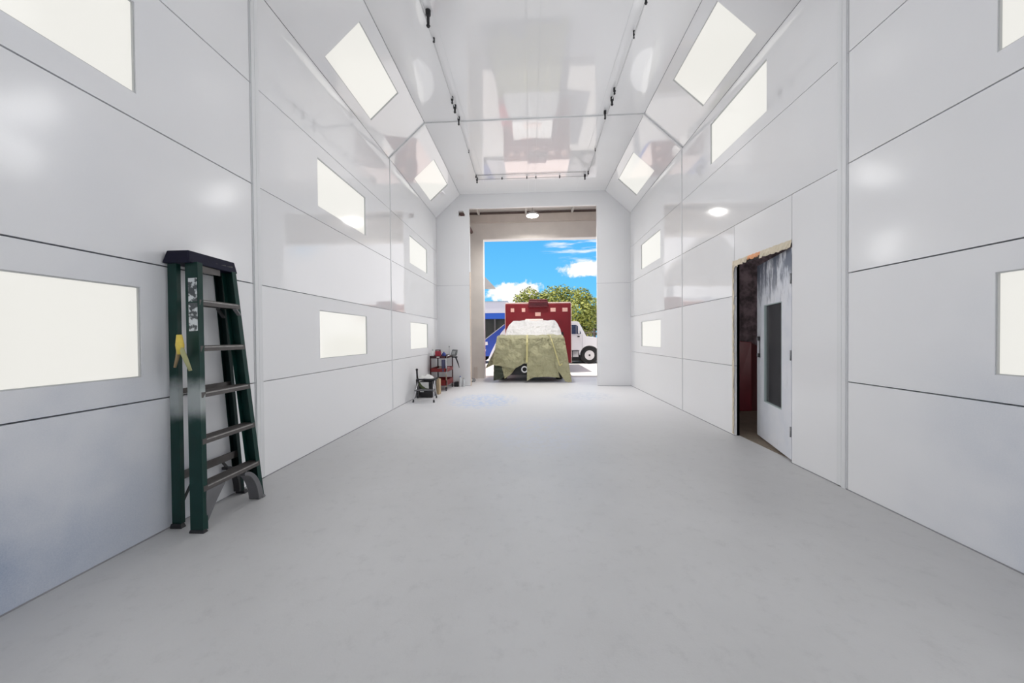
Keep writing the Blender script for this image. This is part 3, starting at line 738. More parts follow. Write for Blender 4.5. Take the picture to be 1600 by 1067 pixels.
mb = MB(); mb.prism([(-2.315, 0.325), (-2.13, 0.325), (-2.13, 0.19), (-2.20, 0.21), (-2.27, 0.26)], 'xz', 7.180, 7.188)
mb.mi = 1; mb.prism([(-2.335, 0.325), (-2.316, 0.325), (-2.272, 0.262), (-2.20, 0.208), (-2.14, 0.185), (-2.20, 0.18), (-2.28, 0.20), (-2.33, 0.25)], 'xz', 7.182, 7.189)
tag(mb.build('bag', [M_CLOTH, mat('olive_green', (0.10, 0.13, 0.05), 0.7)]), 'white and olive plastic bag hanging over the front of the black bin', 'bag')
mb = MB(); mb.box((-2.32, 7.193, 0.12), (-2.24, 7.199, 0.16)); mb.build('bin_label', M_CLOTH, tb, label='small white label')
mb = MB(); mb.box((-2.115, 7.60, 0), (-2.02, 7.76, 0.335)); mb.prism([(-2.115, 0.335), (-2.02, 0.335), (-2.01, 0.37), (-2.105, 0.36)], 'xz', 7.60, 7.604)
tag(mb.build('cardboard_box', mat('cardboard', (0.50, 0.38, 0.24), 0.85, var=0.15), bevel=0.002), 'tall brown cardboard box between the step stool and red cart', 'box')

# ------------------------------------------------------------------ red utility cart
M_CRED = mat('cart_red', (0.19, 0.014, 0.014), 0.4, var=0.3, vscale=10)
M_CRED2 = mat('cart_dark_red', (0.045, 0.005, 0.009), 0.45, var=0.3)
tk = thing('utility_cart', (-2.16, 8.42, 0), 'red three-shelf metal utility cart in the far left corner', 'cart')
cx0, cx1, cy0, cy1 = -2.36, -1.965, 8.08, 8.76
def tray(z, h_, m, name, parent, x0=cx0, x1=cx1, y0=cy0, y1=cy1):
    mb = MB(); mb.box((x0, y0, z), (x1, y1, z + 0.006))
    mb.box((x0, y0, z), (x1, y0 + .005, z + h_)); mb.box((x0, y1 - .005, z), (x1, y1, z + h_)); mb.box((x0, y0, z), (x0 + .005, y1, z + h_)); mb.box((x1 - .005, y0, z), (x1, y1, z + h_))
    return mb.build(name, m, parent, bevel=0.002)
tray(0.77, 0.06, M_CRED2, 'shelf', tk); tray(0.45, 0.085, M_CRED, 'shelf', tk); tray(0.13, 0.13, M_CRED, 'shelf', tk)
for x, y, m_ in ((cx0, cy0, M_CRED2), (cx1, cy0, M_CHROME), (cx0, cy1, M_BLACK), (cx1, cy1, M_CRED2)):
    mb = MB(); sx = 0.024 if x == cx0 else -0.024; sy = 0.024 if y == cy0 else -0.024
    mb.box((x - .002 * (1 if sx > 0 else -1), y, 0.10), (x + sx, y + sy, 0.83)); up = mb.build('upright', m_, tk)
    mb = MB(); mb.lathe([(0.03, -0.012), (0.048, -0.01), (0.048, 0.01), (0.03, 0.012)], (x + sx * .8, y + sy * .8, 0.048), axis=(1, 0.2, 0), n=16)
    mb.box((x + sx * .8 - .018, y + sy * .8 - .012, 0.048), (x + sx * .8 - .014, y + sy * .8 + .012, 0.10)); mb.box((x + sx * .8 + .014, y + sy * .8 - .012, 0.048), (x + sx * .8 + .018, y + sy * .8 + .012, 0.10))
    mb.build('caster', M_BLACK, tk)
mb = MB(); mb.tube([(cx1 + .0, 8.12, 0.815), (cx1 + 0.03, 8.12, 0.835), (cx1 + 0.03, 8.72, 0.835), (cx1, 8.72, 0.815)], 0.009, 8); mb.build('push_handle', M_CHROME, tk)
# goods on the cart
def bottle(name, c, r, h_, m, label, cat='bottle', capm=None, group=None):
    o = thing(name, c, label, cat, group)
    mb = MB(); mb.lathe([(r * .9, 0), (r, .01), (r, h_ * .68), (r * .85, h_ * .76), (r * .35, h_ * .86), (r * .35, h_ * .92)], c, n=16); mb.build('bottle_body', m, o)
    mb = MB(); mb.lathe([(r * .42, h_ * .92), (r * .42, h_)], c, n=12); mb.build('cap', capm or M_BLACK, o)
    return o
M_PALE = mat('pale_plastic', (0.72, 0.75, 0.76), 0.4)
M_BLUE = mat('blue_plastic', (0.03, 0.07, 0.35), 0.4)
bottle('spray_bottle', (-2.31, 8.14, 0.776), 0.040, 0.20, M_PALE, 'pale plastic bottle standing left on the red cart top', capm=mat('grey_cap', (.35, .4, .4), .5))
oc = thing('jug', (-2.19, 8.17, 0.776), 'dark red jug with black marks on the red cart top', 'jug')
mb = MB(); mb.box((-2.245, 8.11, 0.776), (-2.125, 8.23, 0.945)); mb.build('jug_body', mat('jug_red', (0.30, 0.01, 0.03), 0.4, var=0.5, vscale=30), oc, bevel=0.012)
mb = MB(); mb.box((-2.235, 8.108, 0.955), (-2.115, 8.13, 0.975)); mb.box((-2.235, 8.108, 0.94), (-2.215, 8.13, 0.96)); mb.box((-2.135, 8.108, 0.94), (-2.115, 8.13, 0.96)); mb.build('handle', M_CRED2, oc)
mb = MB(); mb.box((-2.20, 8.072, 0.792), (-2.13, 8.078, 0.812)); mb.build('shelf_label', M_CLOTH, tk, label='small white label')
bottle('bottle', (-2.08, 8.30, 0.776), 0.045, 0.14, M_BLUE, 'squat dark blue bottle behind the red jug on the cart')
mb = MB(); mb.tube([(-2.05, 8.12, 0.46), (-2.05, 8.13, 0.74)], 0.045, 14); tag(mb.build('roll', mat('grey_blue', (0.06, 0.06, 0.13), 0.6)), 'upright dark blue-grey roll standing on the cart middle shelf', 'roll')
for q, (x, y, hgt, m_) in enumerate([(-2.17, 8.2, 0.07, M_CLOTH), (-2.2, 8.45, 0.09, mat('tan_tin', (.6, .45, .35), .5)), (-2.02, 8.45, 0.08, mat('pink_tin', (.75, .35, .38), .5))]):
    mb = MB(); mb.lathe([(0.045, 0), (0.045, hgt), (0.04, hgt + .005)], (x, y, 0.456), n=16)
    tag(mb.build('tin', m_), ['white tin on the cart middle shelf, nearest', 'tan tin at the back of the cart middle shelf', 'pink tin at the right of the cart middle shelf'][q], 'tin', 'tins on the cart middle shelf')
# bench with tools behind the cart, right end
mb = MB()
mb.box((-2.02, 8.42, 0.776), (-1.99, 8.7, 0.79)); mb.box((-2.25, 8.45, 0.776), (-2.02, 8.68, 0.80))
tag(mb.build('tool_tray', M_STEEL, bevel=0.003), 'flat grey metal tool tray on the cart top', 'tray')
tg = thing('sander', (-1.90, 8.66, 0.845), 'grey handheld machine at the right end of the cart top', 'tool')
mb = MB(); mb.hexa([(-1.99, 8.60, 0.8), (-1.85, 8.60, 0.8), (-1.85, 8.70, 0.8), (-1.99, 8.70, 0.8), (-1.95, 8.60, 0.96), (-1.82, 8.60, 0.95), (-1.82, 8.70, 0.95), (-1.95, 8.70, 0.96)]); bdy = mb.build('machine_body', mat('mid_grey', (0.16, 0.17, 0.17), 0.5), tg, bevel=0.015)
mb = MB(); mb.hexa([(-1.955, 8.594, 0.835), (-1.88, 8.594, 0.835), (-1.88, 8.599, 0.835), (-1.955, 8.599, 0.835), (-1.935, 8.594, 0.925), (-1.86, 8.594, 0.92), (-1.86, 8.599, 0.92), (-1.935, 8.599, 0.925)]); mb.build('face_plate', mat('light_grey', (0.42, 0.43, 0.43), 0.5), bdy)
mb = MB(); mb.tube([(-2.02, 8.6, 0.80), (-2.02, 8.6, 1.02)], 0.004, 6); mb.lathe([(0.004, 0), (0.014, .012), (0.014, .03), (0.004, 0.04)], (-2.02, 8.6, 1.01), n=10); tag(mb.build('whisk_rod', M_STEEL), 'thin upright metal rod with a small knob on the cart top', 'rod')
tg = thing('spray_gun', (-1.88, 8.62, 0.62), 'black spray gun hanging from the cart handle', 'spray gun')
mb = MB(); mb.box((-1.965, 8.60, 0.755), (-1.82, 8.63, 0.79)); mb.build('gun_body', M_BLACK, tg, bevel=0.008)
mb = MB(); mb.tube([(-1.86, 8.615, 0.76), (-1.80, 8.615, 0.60), (-1.775, 8.615, 0.50)], [0.02, 0.014, 0.006], 8); mb.build('grip', M_BLACK, tg)
# floor goods by the corner
mb = MB(); mb.box((-1.95, 8.80, 0), (-1.845, 8.94, 0.12)); tag(mb.build('box', M_BLACK, bevel=0.004), 'small black box on the floor behind the cart', 'box')
bottle('bottle', (-1.80, 8.84, 0), 0.036, 0.27, M_PALE, 'clear bottle with a blue cap on the floor beside the cart', capm=M_BLUE)
bottle('bottle', (-1.71, 8.84, 0), 0.036, 0.22, M_PALE, 'white bottle with a grey cap on the floor, right of the blue-capped bottle', capm=mat('gc2', (.35, .36, .33), .5))
mb = MB()
for (x, y, r_) in ((-1.66, 9.75, 0.05), (-1.60, 9.82, 0.035)): mb.torus((x, y, r_ + .012), r_, 0.014, (0.3, 1, 0))
mb.tube([(-1.66, 9.75, 0.01), (-1.60, 9.82, 0.01)], 0.008, 6)
tag(mb.build('hose_coil', M_STEEL), 'small coil of grey hose on the floor at the left jamb', 'hose')

# ------------------------------------------------------------------ building around and beyond the booth opening
mb = MB()
mb.box((-6.2, -6, 5.5), (6.2, 10.6, 5.62)); mb.build('ceiling_building', M_ROOFDECK, kind='structure')
mb = MB(); mb.box((-6.3, -6, 0), (-6.2, 10.6, 5.62)); mb.box((6.2, -6, 0), (6.3, 10.6, 5.62)); mb.box((-6.3, -6.1, 0), (6.3, -6, 5.62)); mb.build('wall_building', M_PLASTER, kind='structure')
EX0, EX1, EZ, EY = -1.405, 3.0, 4.235, 10.6
mb = MB()
mb.box((-6.3, EY, 0), (EX0 - .012, EY + 0.25, 5.62)); mb.box((EX1, EY, 0), (6.3, EY + 0.25, 5.62)); mb.box((EX0 - .012, EY, EZ + .012), (EX1, EY + 0.25, 5.62))
mb.mi = 1
mb.box((EX0 - .012, EY + 0.01, 0), (EX0, EY + 0.26, EZ)); mb.box((EX0 - .012, EY + 0.01, EZ), (EX1, EY + 0.26, EZ + .012))
mb.mi = 2
mb.box((-4, EY - 0.07, 4.735), (4, EY, 4.96)); mb.box((-4, EY - 0.075, 4.72), (4, EY, 4.735)); mb.box((-4, EY - 0.02, 4.96), (4, EY, 5.05))
mb.mi = 3
mb.box((-4, EY - 0.03, 4.985), (4, EY - 0.02, 5.05))
mb.mi = 2
mb.box((-1.73, EY - 0.05, 0), (-1.62, EY, 0.35))
mb.build('wall_exterior', [M_PLASTER, M_REVEAL, M_BEAM, M_DARKMETAL], kind='structure')
mb = MB(); mb.box((-4, 9.06, 5.05), (4, EY, 5.08)); mb.build('ceiling_passage', M_ROOFDECK, kind='structure')
for x in (-1.52, -0.10, 1.27):
    mb = MB(); mb.box((x - 0.028, 9.07, 4.95), (x + 0.028, EY - 0.075, 5.05))
    o = mb.build('joist', M_JOIST)
    tag(o, {-1.52: 'left white roof joist above the vehicle opening', -0.10: 'middle white roof joist above the vehicle opening', 1.27: 'right white roof joist above the vehicle opening'}[x], 'joist', 'roof joists')
mb = MB(); mb.tube([(-1.75, 9.05, 4.44), (-1.75, 10.5, 4.44)], 0.05, 12); tag(mb.build('duct_pipe', mat('rust_pipe', (0.16, 0.09, 0.09), .7)), 'rusty pipe end seen through the small hole left of the opening', 'pipe')
# high bay lamp
th_ = thing('high_bay_lamp', (0.085, 9.55, 4.52), 'round glowing high bay lamp hanging above the vehicle opening', 'lamp')
mb = MB(); mb.lathe([(0.165, 0), (0.175, 0.02), (0.15, 0.06), (0.06, 0.085), (0.05, 0.13)], (0.085, 9.55, 4.555), n=28); mb.build('lamp_housing', mat('lamp_grey', (0.5, 0.5, 0.5), .4), th_)
mb = MB(); mb.lathe([(0.16, -0.012), (0.165, 0)], (0.085, 9.55, 4.5545), n=28); mb.build('lamp_lens', mat('lamp_emit', (1, 1, 1), .4, emit=(1, 0.97, 0.9), est=9), th_)
hb = bpy.data.lights.new('high_bay_lamp_light', 'SPOT'); hb.energy = 240; hb.spot_size = math.radians(168); hb.spot_blend = 0.6; hb.shadow_soft_size = 0.05; hb.color = (1, 0.97, 0.92)
hbo = bpy.data.objects.new('high_bay_lamp_light', hb); COL.objects.link(hbo); hbo.location = (0.085, 9.55, 4.53)
mb = MB(); mb.tube([(0.085, 9.55, 4.685), (0.085, 9.55, 4.76), (0.11, 9.55, 4.80), (0.085, 9.55, 4.84), (0.085, 9.55, 5.05)], 0.007, 6); mb.build('hook', M_DARKMETAL, th_)

# ------------------------------------------------------------------ outside ground
M_YARD = mat('yard_concrete', (0.60, 0.58, 0.57), 0.8, var=0.06, vscale=0.7)
mb = MB(); mb.box((-60, 10.85, -0.12), (60, 120, -0.002)); mb.build('ground', M_YARD, kind='structure')

# ------------------------------------------------------------------ red ambulance with its cab masked
ta = thing('ambulance', (0.28, 12.0, 0), 'red box-bodied ambulance truck masked for painting, outside the booth', 'truck')
M_AMB = mat('ambulance_red', (0.20, 0.008, 0.016), 0.35, var=0.22, vscale=2.5)
M_TRIM = mat('pink_primer_trim', (0.80, 0.62, 0.58), 0.6)
M_AC = mat('dark_red_housing', (0.11, 0.008, 0.016), 0.4)
mb = MB(); mb.box((-0.87, 12.3, 0.34), (1.425, 15.7, 2.43)); mb.build('box_body', M_AMB, ta, bevel=0.03)
mb = MB(); mb.box((-0.86, 12.31, 2.432), (1.42, 15.69, 2.475)); mb.build('roof_cap', M_TRIM, ta, bevel=0.01)
for x in (-0.888, 1.426):
    mb = MB(); mb.box((x, 12.30, 0.34), (x + 0.018, 12.36, 2.44)); mb.build('corner_trim', M_TRIM, ta)
mb = MB(); mb.box((-0.055, 12.08, 2.29), (0.62, 12.299, 2.50)); mb.box((-0.03, 12.10, 2.50), (0.60, 12.30, 2.565)); ac = mb.build('air_conditioner', M_AC, ta, bevel=0.02)
mb = MB()
for z in (2.34, 2.38, 2.42): mb.box((0.0, 12.072, z), (0.57, 12.079, z + 0.012))
mb.build('vent_slat', mat('vent_dark', (0.05, 0.004, 0.01), .5), ac)
for (x0, x1, z0, z1) in [(-0.68, -0.56, 2.14, 2.27), (-0.29, -0.17, 2.14, 2.27), (0.715, 0.895, 2.135, 2.27), (1.13, 1.31, 2.135, 2.27), (0.18, 0.37, 1.99, 2.12)]:
    mb = MB(); mb.box((x0, 12.285, z0), (x1, 12.299, z1)); mb.build('masked_light', mat('pink_tape', (0.78, 0.48, 0.42), .7, var=.15, vscale=20), ta, label='square light covered with pinkish tape')
# cab
M_CAB = mat('cab_red', (0.34, 0.03, 0.04), 0.35)
mb = MB(); mb.hexa([(-1.0, 9.80, 0.45), (1.0, 9.80, 0.45), (1.0, 12.28, 0.45), (-1.0, 12.28, 0.45), (-0.93, 9.86, 1.14), (0.93, 9.86, 1.14), (0.97, 12.28, 1.24), (-0.97, 12.28, 1.24)]); mb.build('cab_body', M_CAB, ta, bevel=0.05)
mb = MB(); mb.hexa([(-0.70, 10.66, 1.18), (0.90, 10.66, 1.18), (0.90, 12.28, 1.18), (-0.70, 12.28, 1.18), (-0.52, 11.20, 1.70), (0.76, 11.20, 1.70), (0.76, 12.28, 1.74), (-0.52, 12.28, 1.74)]); mb.build('cab_roof', M_CAB, ta, bevel=0.05)
mb = MB(); mb.box((-0.16, 11.25, 1.74), (0.42, 11.42, 1.835)); mb.build('light_bar', M_TRIM, ta, bevel=0.02, label='roof light bar wrapped in pinkish masking')
mb = MB(); mb.box((-0.98, 9.74, 0.20), (0.98, 9.84, 0.74)); mb.build('bumper', M_BLACK, ta, bevel=0.02)
mb = MB(); mb.torus((-0.165, 9.60, 0.365), 0.075, 0.018, (0.1, 1, 0)); mb.build('tow_hook', mat('white_metal', (0.85, 0.85, 0.87), .3), ta)
for x in (-0.95, 0.72):
    mb = MB(); mb.lathe([(0.24, 0), (0.36, 0.02), (0.38, 0.06), (0.38, 0.20), (0.36, 0.24), (0.24, 0.26)], (x, 10.45, 0.38), axis=(1, 0, 0), n=28); mb.build('wheel', mat('tyre', (0.02, 0.02, 0.02), .8), ta)
for x in (-0.80, 1.08):
    mb = MB(); mb.lathe([(0.24, 0), (0.36, 0.02), (0.38, 0.06), (0.38, 0.20), (0.36, 0.24), (0.24, 0.26)], (x, 14.5, 0.38), axis=(1, 0, 0), n=28); mb.build('wheel', bpy.data.materials['tyre'], ta)
mb = MB(); mb.box((-0.6, 9.9, 0.22), (0.6, 15.6, 0.42)); mb.build('chassis', M_BLACK, ta)

# masking paper sheets
M_PAPER = mat('olive_masking_paper', (0.44, 0.42, 0.255), 0.6, var=0.16, vscale=3.5, bump=1.0, bscale=4.5, bdist=0.22)
M_PAPER2 = mat('dark_green_cloth', (0.06, 0.072, 0.05), 0.75, var=0.15, vscale=4)
M_STRIP = mat('yellow_masking_tape', (0.66, 0.60, 0.28), 0.6)
tm = thing('masking_paper', (0, 9.7, 0), 'olive green masking paper taped over the ambulance nose', 'masking paper')
def fold(x, z, s_=0.0):
    return 1.9 * (0.040 * noise.noise(Vector((x * 2.6 + s_, z * 5.0, 0.3))) + 0.022 * noise.noise(Vector((x * 5 + z * 5 + s_, z * 3.5 - x * 3, 1.7))) + 0.03 * (1 - abs(noise.noise(Vector((x * 1.7 - z * 2.2 + s_, z * 2.5 + x, 4.0)))) * 2))
def sheet(xs0, xs1, bottom, m, s_, name='paper_sheet', N=44, K=40, topw=None, yb=9.66):
    mb = MB(); g_ = []
    for i in range(N + 1):
        q = i / N; row = []
        zb = bottom(q)
        for k in range(K + 1):
            r_ = k / K
            xt = xs0(0) + (xs1(0) - xs0(0)) * q
            if r_ < 0.25:                       # hood part, windshield base forward to the nose
                e_ = r_ / 0.25; x = xs0(0) + (xs1(0) - xs0(0)) * q; y = 10.70 + (yb + 0.06 - 10.70) * e_; z = 1.295 - 0.055 * e_ * e_ + 0.4 * fold(x, y, s_)
                z = max(z, 1.185)
            else:
                e_ = (r_ - 0.25) / 0.75; x = xs0(e_) + (xs1(e_) - xs0(e_)) * q
                z = 1.235 + (zb - 1.235) * e_; y = yb - 0.01 - 0.05 * math.sin(min(1, e_ * 2.5) * math.pi / 2) - 0.6 * fold(x, z, s_) * min(1, e_ * 4)
                z += 0.012 * noise.noise(Vector((x * 9, z * 4, s_))) * e_
            row.append(mb.bm.verts.new((x, y, max(z, 0.012))))
        g_.append(row)
    for i in range(N):
        for k in range(K): mb.bm.faces.new((g_[i][k], g_[i + 1][k], g_[i + 1][k + 1], g_[i][k + 1]))
    return mb.build(name, m, tm, smooth=True)
def interp(pts):
    def f(q):
        for (a, va), (b_, vb) in zip(pts, pts[1:]):
            if q <= b_: return va + (vb - va) * (q - a) / (b_ - a)
        return pts[-1][1]
    return f
sheet(lambda e_: -0.93 - 0.11 * e_, lambda e_: -0.08, interp([(0, 0.50), (0.2, 0.46), (0.45, 0.42), (0.62, 0.385), (0.80, 0.48), (0.9, 0.53), (1, 0.52)]), M_PAPER, 0.0)
sheet(lambda e_: -0.09 - 0.01 * e_, lambda e_: 0.55 + 0.25 * e_, interp([(0, 0.04), (0.08, 0.09), (0.2, 0.15), (0.6, 0.17), (1, 0.13)]), M_PAPER, 5.0, yb=9.65)
sheet(lambda e_: 0.49 + 0.30 * e_ if e_ < 0.7 else 0.70 + (e_ - 0.7) * 0.8, lambda e_: 0.93 + 0.19 * e_, interp([(0, 0.04), (0.5, 0.012), (1, 0.03)]), M_PAPER, 9.0, yb=9.63, N=24)
# side flaps
def flap(pts_top, pts_bot, m, N=16, K=16, s_=0):
    mb = MB(); g_ = []
    for i in range(N + 1):
        a = Vector(pts_top[0]).lerp(Vector(pts_top[1]), i / N); b_ = Vector(pts_bot[0]).lerp(Vector(pts_bot[1]), i / N)
        g_.append([mb.bm.verts.new(a.lerp(b_, k / K) + Vector((0, -0.4, 0)) * fold(i / N, k / K * 1.5, s_) * min(1, k / 3)) for k in range(K + 1)])
    for i in range(N):
        for k in range(K): mb.bm.faces.new((g_[i][k], g_[i + 1][k], g_[i + 1][k + 1], g_[i][k + 1]))
    return mb.build('side_flap', m, tm, smooth=True)
flap([(-0.95, 9.75, 1.12), (-0.945, 10.35, 1.10)], [(-1.02, 9.72, 0.50), (-1.30, 9.95, 0.36)], M_PAPER, s_=2)
flap([(-1.02, 9.69, 0.52), (-0.42, 9.68, 0.42)], [(-1.03, 9.66, 0.05), (-0.80, 9.66, 0.10)], M_PAPER2, s_=7)
flap([(-0.80, 9.665, 0.46), (-0.40, 9.675, 0.41)], [(-0.72, 9.64, 0.10), (-0.52, 9.65, 0.25)], M_PAPER, s_=8)
for pts in ([(-0.085, 10.6, 1.33), (-0.085, 9.70, 1.28), (-0.088, 9.52, 1.10), (-0.092, 9.52, 0.80), (-0.10, 9.52, 0.56)],
            [(0.50, 10.6, 1.33), (0.545, 9.70, 1.29), (0.60, 9.50, 1.10), (0.70, 9.50, 0.78), (0.79, 9.50, 0.47), (0.86, 9.50, 0.53)]):
    mb = MB()
    for a, b_ in zip(pts, pts[1:]): mb.bar(a, b_, 0.05 if pts[0][0] < 0 else 0.028, 0.003, (1, 0, 0))
    mb.build('tape_strip', M_STRIP, tm, label='yellow masking tape strip')
# whitish sheet over windscreen and cab
mb = MB(); g_ = []; N, K = 40, 24
for i in range(N + 1):
    q = i / N; row = []
    for k in range(K + 1):
        e_ = k / K
        xl, xr_ = -0.76 + 0.06 * e_ + 0.18 * e_ ** 3, 0.95 - 0.04 * e_ - 0.14 * e_ ** 3
        x = xl + (xr_ - xl) * q
        bow = 0.10 * (1 - (2 * q - 1) ** 2)
        y = 10.62 + 0.58 * e_ - bow - 0.05; z = 1.26 + 0.50 * e_ + 0.02
        f_ = 0.03 * noise.noise(Vector((x * 3.5, z * 9, 2))) + 0.02 * noise.noise(Vector((x * 8 + z * 4, z * 14, 3)))
        row.append(mb.bm.verts.new((x, y - 0.02 + f_ * -1, z + f_ * 0.6)))
    y, z = row[-1].co.y, row[-1].co.z
    for dd in (0.3, 0.7, 1.05):
        row.append(mb.bm.verts.new((row[K].co.x, row[K].co.y + dd, 1.782 - 0.0 * dd + 0.01 * noise.noise(Vector((q * 8, dd * 3, 1))))))
    g_.append(row)
for i in range(N):
    for k in range(len(g_[0]) - 1): mb.bm.faces.new((g_[i][k], g_[i + 1][k], g_[i + 1][k + 1], g_[i][k + 1]))
tag(mb.build('plastic_sheet', mat('whitish_film', (0.80, 0.79, 0.78), 0.35, var=0.10, vscale=6, bump=0.8, bscale=6, bdist=0.12), smooth=True), 'crumpled whitish sheet masking the ambulance windscreen', 'sheet')
mb = MB(); mb.prism([(0.99, 1.40), (1.0, 1.28), (0.94, 1.28), (0.93, 1.40)], 'xz', 10.50, 10.56); mb.build('door_mirror', M_BLACK, ta)

# ------------------------------------------------------------------ white truck
tw = thing('white_truck', (2.2, 17.4, 0), 'white truck cab parked side-on behind the red ambulance', 'truck')
M_WT = mat('white_truck_paint', (0.80, 0.80, 0.82), 0.25, coat=0.3)
M_TYRE = bpy.data.materials['tyre']
Y0, Y1 = 16.35, 18.3
arc = [(2.745 + 0.44 * math.cos(a), 0.40 + 0.44 * math.sin(a)) for a in [math.radians(d) for d in range(180, -1, -15)]]
prof = [(1.55, 0.62), (1.55, 1.90), (1.62, 1.97), (2.16, 1.97), (2.26, 1.93), (2.60, 1.27), (2.95, 1.23), (3.35, 1.14), (3.62, 1.02), (3.68, 0.80), (3.68, 0.42)] + arc[::-1] + [(2.28, 0.40), (2.24, 0.62)]
mb = MB(); mb.prism(prof, 'xz', Y0, Y1); mb.build('cab_body', M_WT, tw, bevel=0.02)
mb = MB(); mb.prism([(2.30, 1.84), (2.56, 1.335), (2.60, 1.335), (2.34, 1.86)], 'xz', Y0 + 0.08, Y1 - 0.08); mb.build('windscreen', M_DGLASS, tw)
win = [(1.70, 1.38), (1.70, 1.80), (2.14, 1.80), (2.20, 1.76), (2.36, 1.42), (2.34, 1.38)]
mb = MB(); mb.prism(win, 'xz', Y0 - 0.008, Y0 + 0.004)
M_WGL = mat('truck_glass', (0.05, 0.07, 0.13), 0.08, var=0.6, vscale=9)
mb.build('side_window', M_WGL, tw)
mb = MB(); mb.bar((2.13, Y0 - .012, 1.38), (2.13, Y0 - .012, 1.80), 0.02, 0.008); mb.box((1.60, Y0 - .006, 0.70), (1.608, Y0, 1.85)); mb.bar((2.42, Y0 - .003, 1.36), (2.42, Y0 - .003, 0.72), 0.010, 0.006); mb.bar((2.42, Y0 - .003, 0.72), (1.60, Y0 - .003, 0.72), 0.010, 0.006); mb.build('door_seam', mat('seam_grey', (0.35, 0.35, 0.38), .6), tw)
mb = MB(); mb.box((2.19, Y0 - .03, 1.24), (2.29, Y0 - .001, 1.29)); mb.build('door_handle', M_BLACK, tw)
mb = MB(); mb.box((2.20, Y0 - .22, 1.40), (2.27, Y0 - .10, 1.72)); mb.bar((2.24, Y0 - .10, 1.55), (2.30, Y0, 1.55), 0.02, 0.02, (0, 0, 1)); mb.build('wing_mirror', M_WT, tw, bevel=0.01)
mb = MB(); mb.box((1.60, Y0 + 0.05, 0.30), (2.27, Y0 + 0.5, 0.60)); stp = mb.build('step_box', M_CHROME, tw, bevel=0.01)
mb = MB(); mb.box((1.60, Y0 - 0.02, 0.585), (2.27, Y0 + .049, 0.62)); mb.box((1.60, Y0 - 0.02, 0.27), (2.27, Y0 + .049, 0.30)); mb.box((1.95, Y0 + .02, 0.30), (1.98, Y0 + .049, 0.585)); mb.box((2.24, Y0 + .02, 0.30), (2.27, Y0 + .049, 0.585)); mb.build('step_tread', M_BLACK, stp)
mb = MB(); mb.box((0.5, Y0 + 0.4, 0.10), (3.5, Y1 - 0.4, 0.60)); mb.build('chassis', M_BLACK, tw)
mb = MB(); mb.box((0.5, Y0 + 0.02, 0.85), (1.53, Y1, 1.30)); mb.build('load_bed', M_WT, tw, bevel=0.01)
mb = MB(); mb.lathe([(0.42, 0.05), (0.42, 0.30)], (2.745, Y0, 0.40), axis=(0, 1, 0), n=28); mb.build('wheel_arch', M_BLACK, tw)
for (x, y, ax) in ((2.745, Y0 + 0.03, 1), (0.85, Y0 + 0.05, 1), (2.745, Y1 - 0.03, -1), (0.85, Y1 - 0.05, -1)):
    mb = MB(); mb.lathe([(0.23, 0.03), (0.34, 0.0), (0.385, 0.03), (0.39, 0.10), (0.39, 0.20), (0.34, 0.25)], (x, y - .02 * ax, 0.39), axis=(0, ax, 0), n=32); wl = mb.build('wheel', M_TYRE, tw)
    mb = MB(); mb.lathe([(0.225, 0.015), (0.21, 0.06), (0.12, 0.05), (0.10, 0.02)], (x, y - .02 * ax, 0.39), axis=(0, ax, 0), n=28)
    mb.build('rim', mat('rim_white', (0.72, 0.70, 0.70), .3), wl)
    mb = MB(); mb.lathe([(0.04, -0.01), (0.045, 0.02)], (x, y - .02 * ax, 0.39), axis=(0, ax, 0), n=16)
    for q in range(10): mb.lathe([(0.018, 0.045), (0.018, 0.052)], (x + 0.165 * math.cos(q * .628), y - .02 * ax - 0.008 * ax, 0.39 + 0.165 * math.sin(q * .628)), axis=(0, ax, 0), n=8)
    mb.build('hub', M_BLACK, wl)

# ------------------------------------------------------------------ blue and white van at the left
tv = thing('van', (-1.6, 17.5, 0), 'blue and white van with a sloping windscreen, left of the ambulance', 'van')
M_VB = mat('van_blue', (0.02, 0.07, 0.42), 0.25, coat=0.3)
M_VW = mat('van_white', (0.80, 0.80, 0.84), 0.3)
vy0, vy1 = 16.7, 18.5
mb = MB(); mb.prism([(-3.2, 0.35), (-3.2, 0.85), (-3.05, 1.02), (-2.15, 1.15), (-1.22, 1.86), (-1.0, 1.92), (0.1, 1.92), (0.15, 0.35)], 'xz', vy0, vy1); mb.build('van_body', M_VB, tv, bevel=0.03)
sw = [(-2.05, 0.15), (-1.97, 0.35), (-1.85, 0.62), (-1.72, 0.87), (-1.57, 1.17), (-1.40, 1.47), (-1.18, 1.72), (-0.9, 1.80), (0.1, 1.80), (0.1, 0.25)]
mb = MB(); mb.prism(sw, 'xz', vy0 - 0.012, vy0 + 0.01); mb.build('white_panel', M_VW, tv, label='white swoosh-shaped lower side')
mb = MB(); mb.bar((-2.17, vy0 - .015, 1.16), (-1.23, vy0 - .015, 1.875), 0.03, 0.03, (0, 1, 0)); mb.build('windscreen_pillar', mat('van_grey', (.45, .45, .45), .4), tv)
mb = MB(); mb.prism([(-2.30, 0.85), (-2.04, 0.90), (-2.06, 1.05), (-2.28, 1.03)], 'xz', vy0 - .014, vy0); mb.prism([(-2.3, 0.55), (-2.15, 0.58), (-2.13, 0.68), (-2.3, 0.66)], 'xz', vy0 - .014, vy0); mb.build('headlight', M_VW, tv)
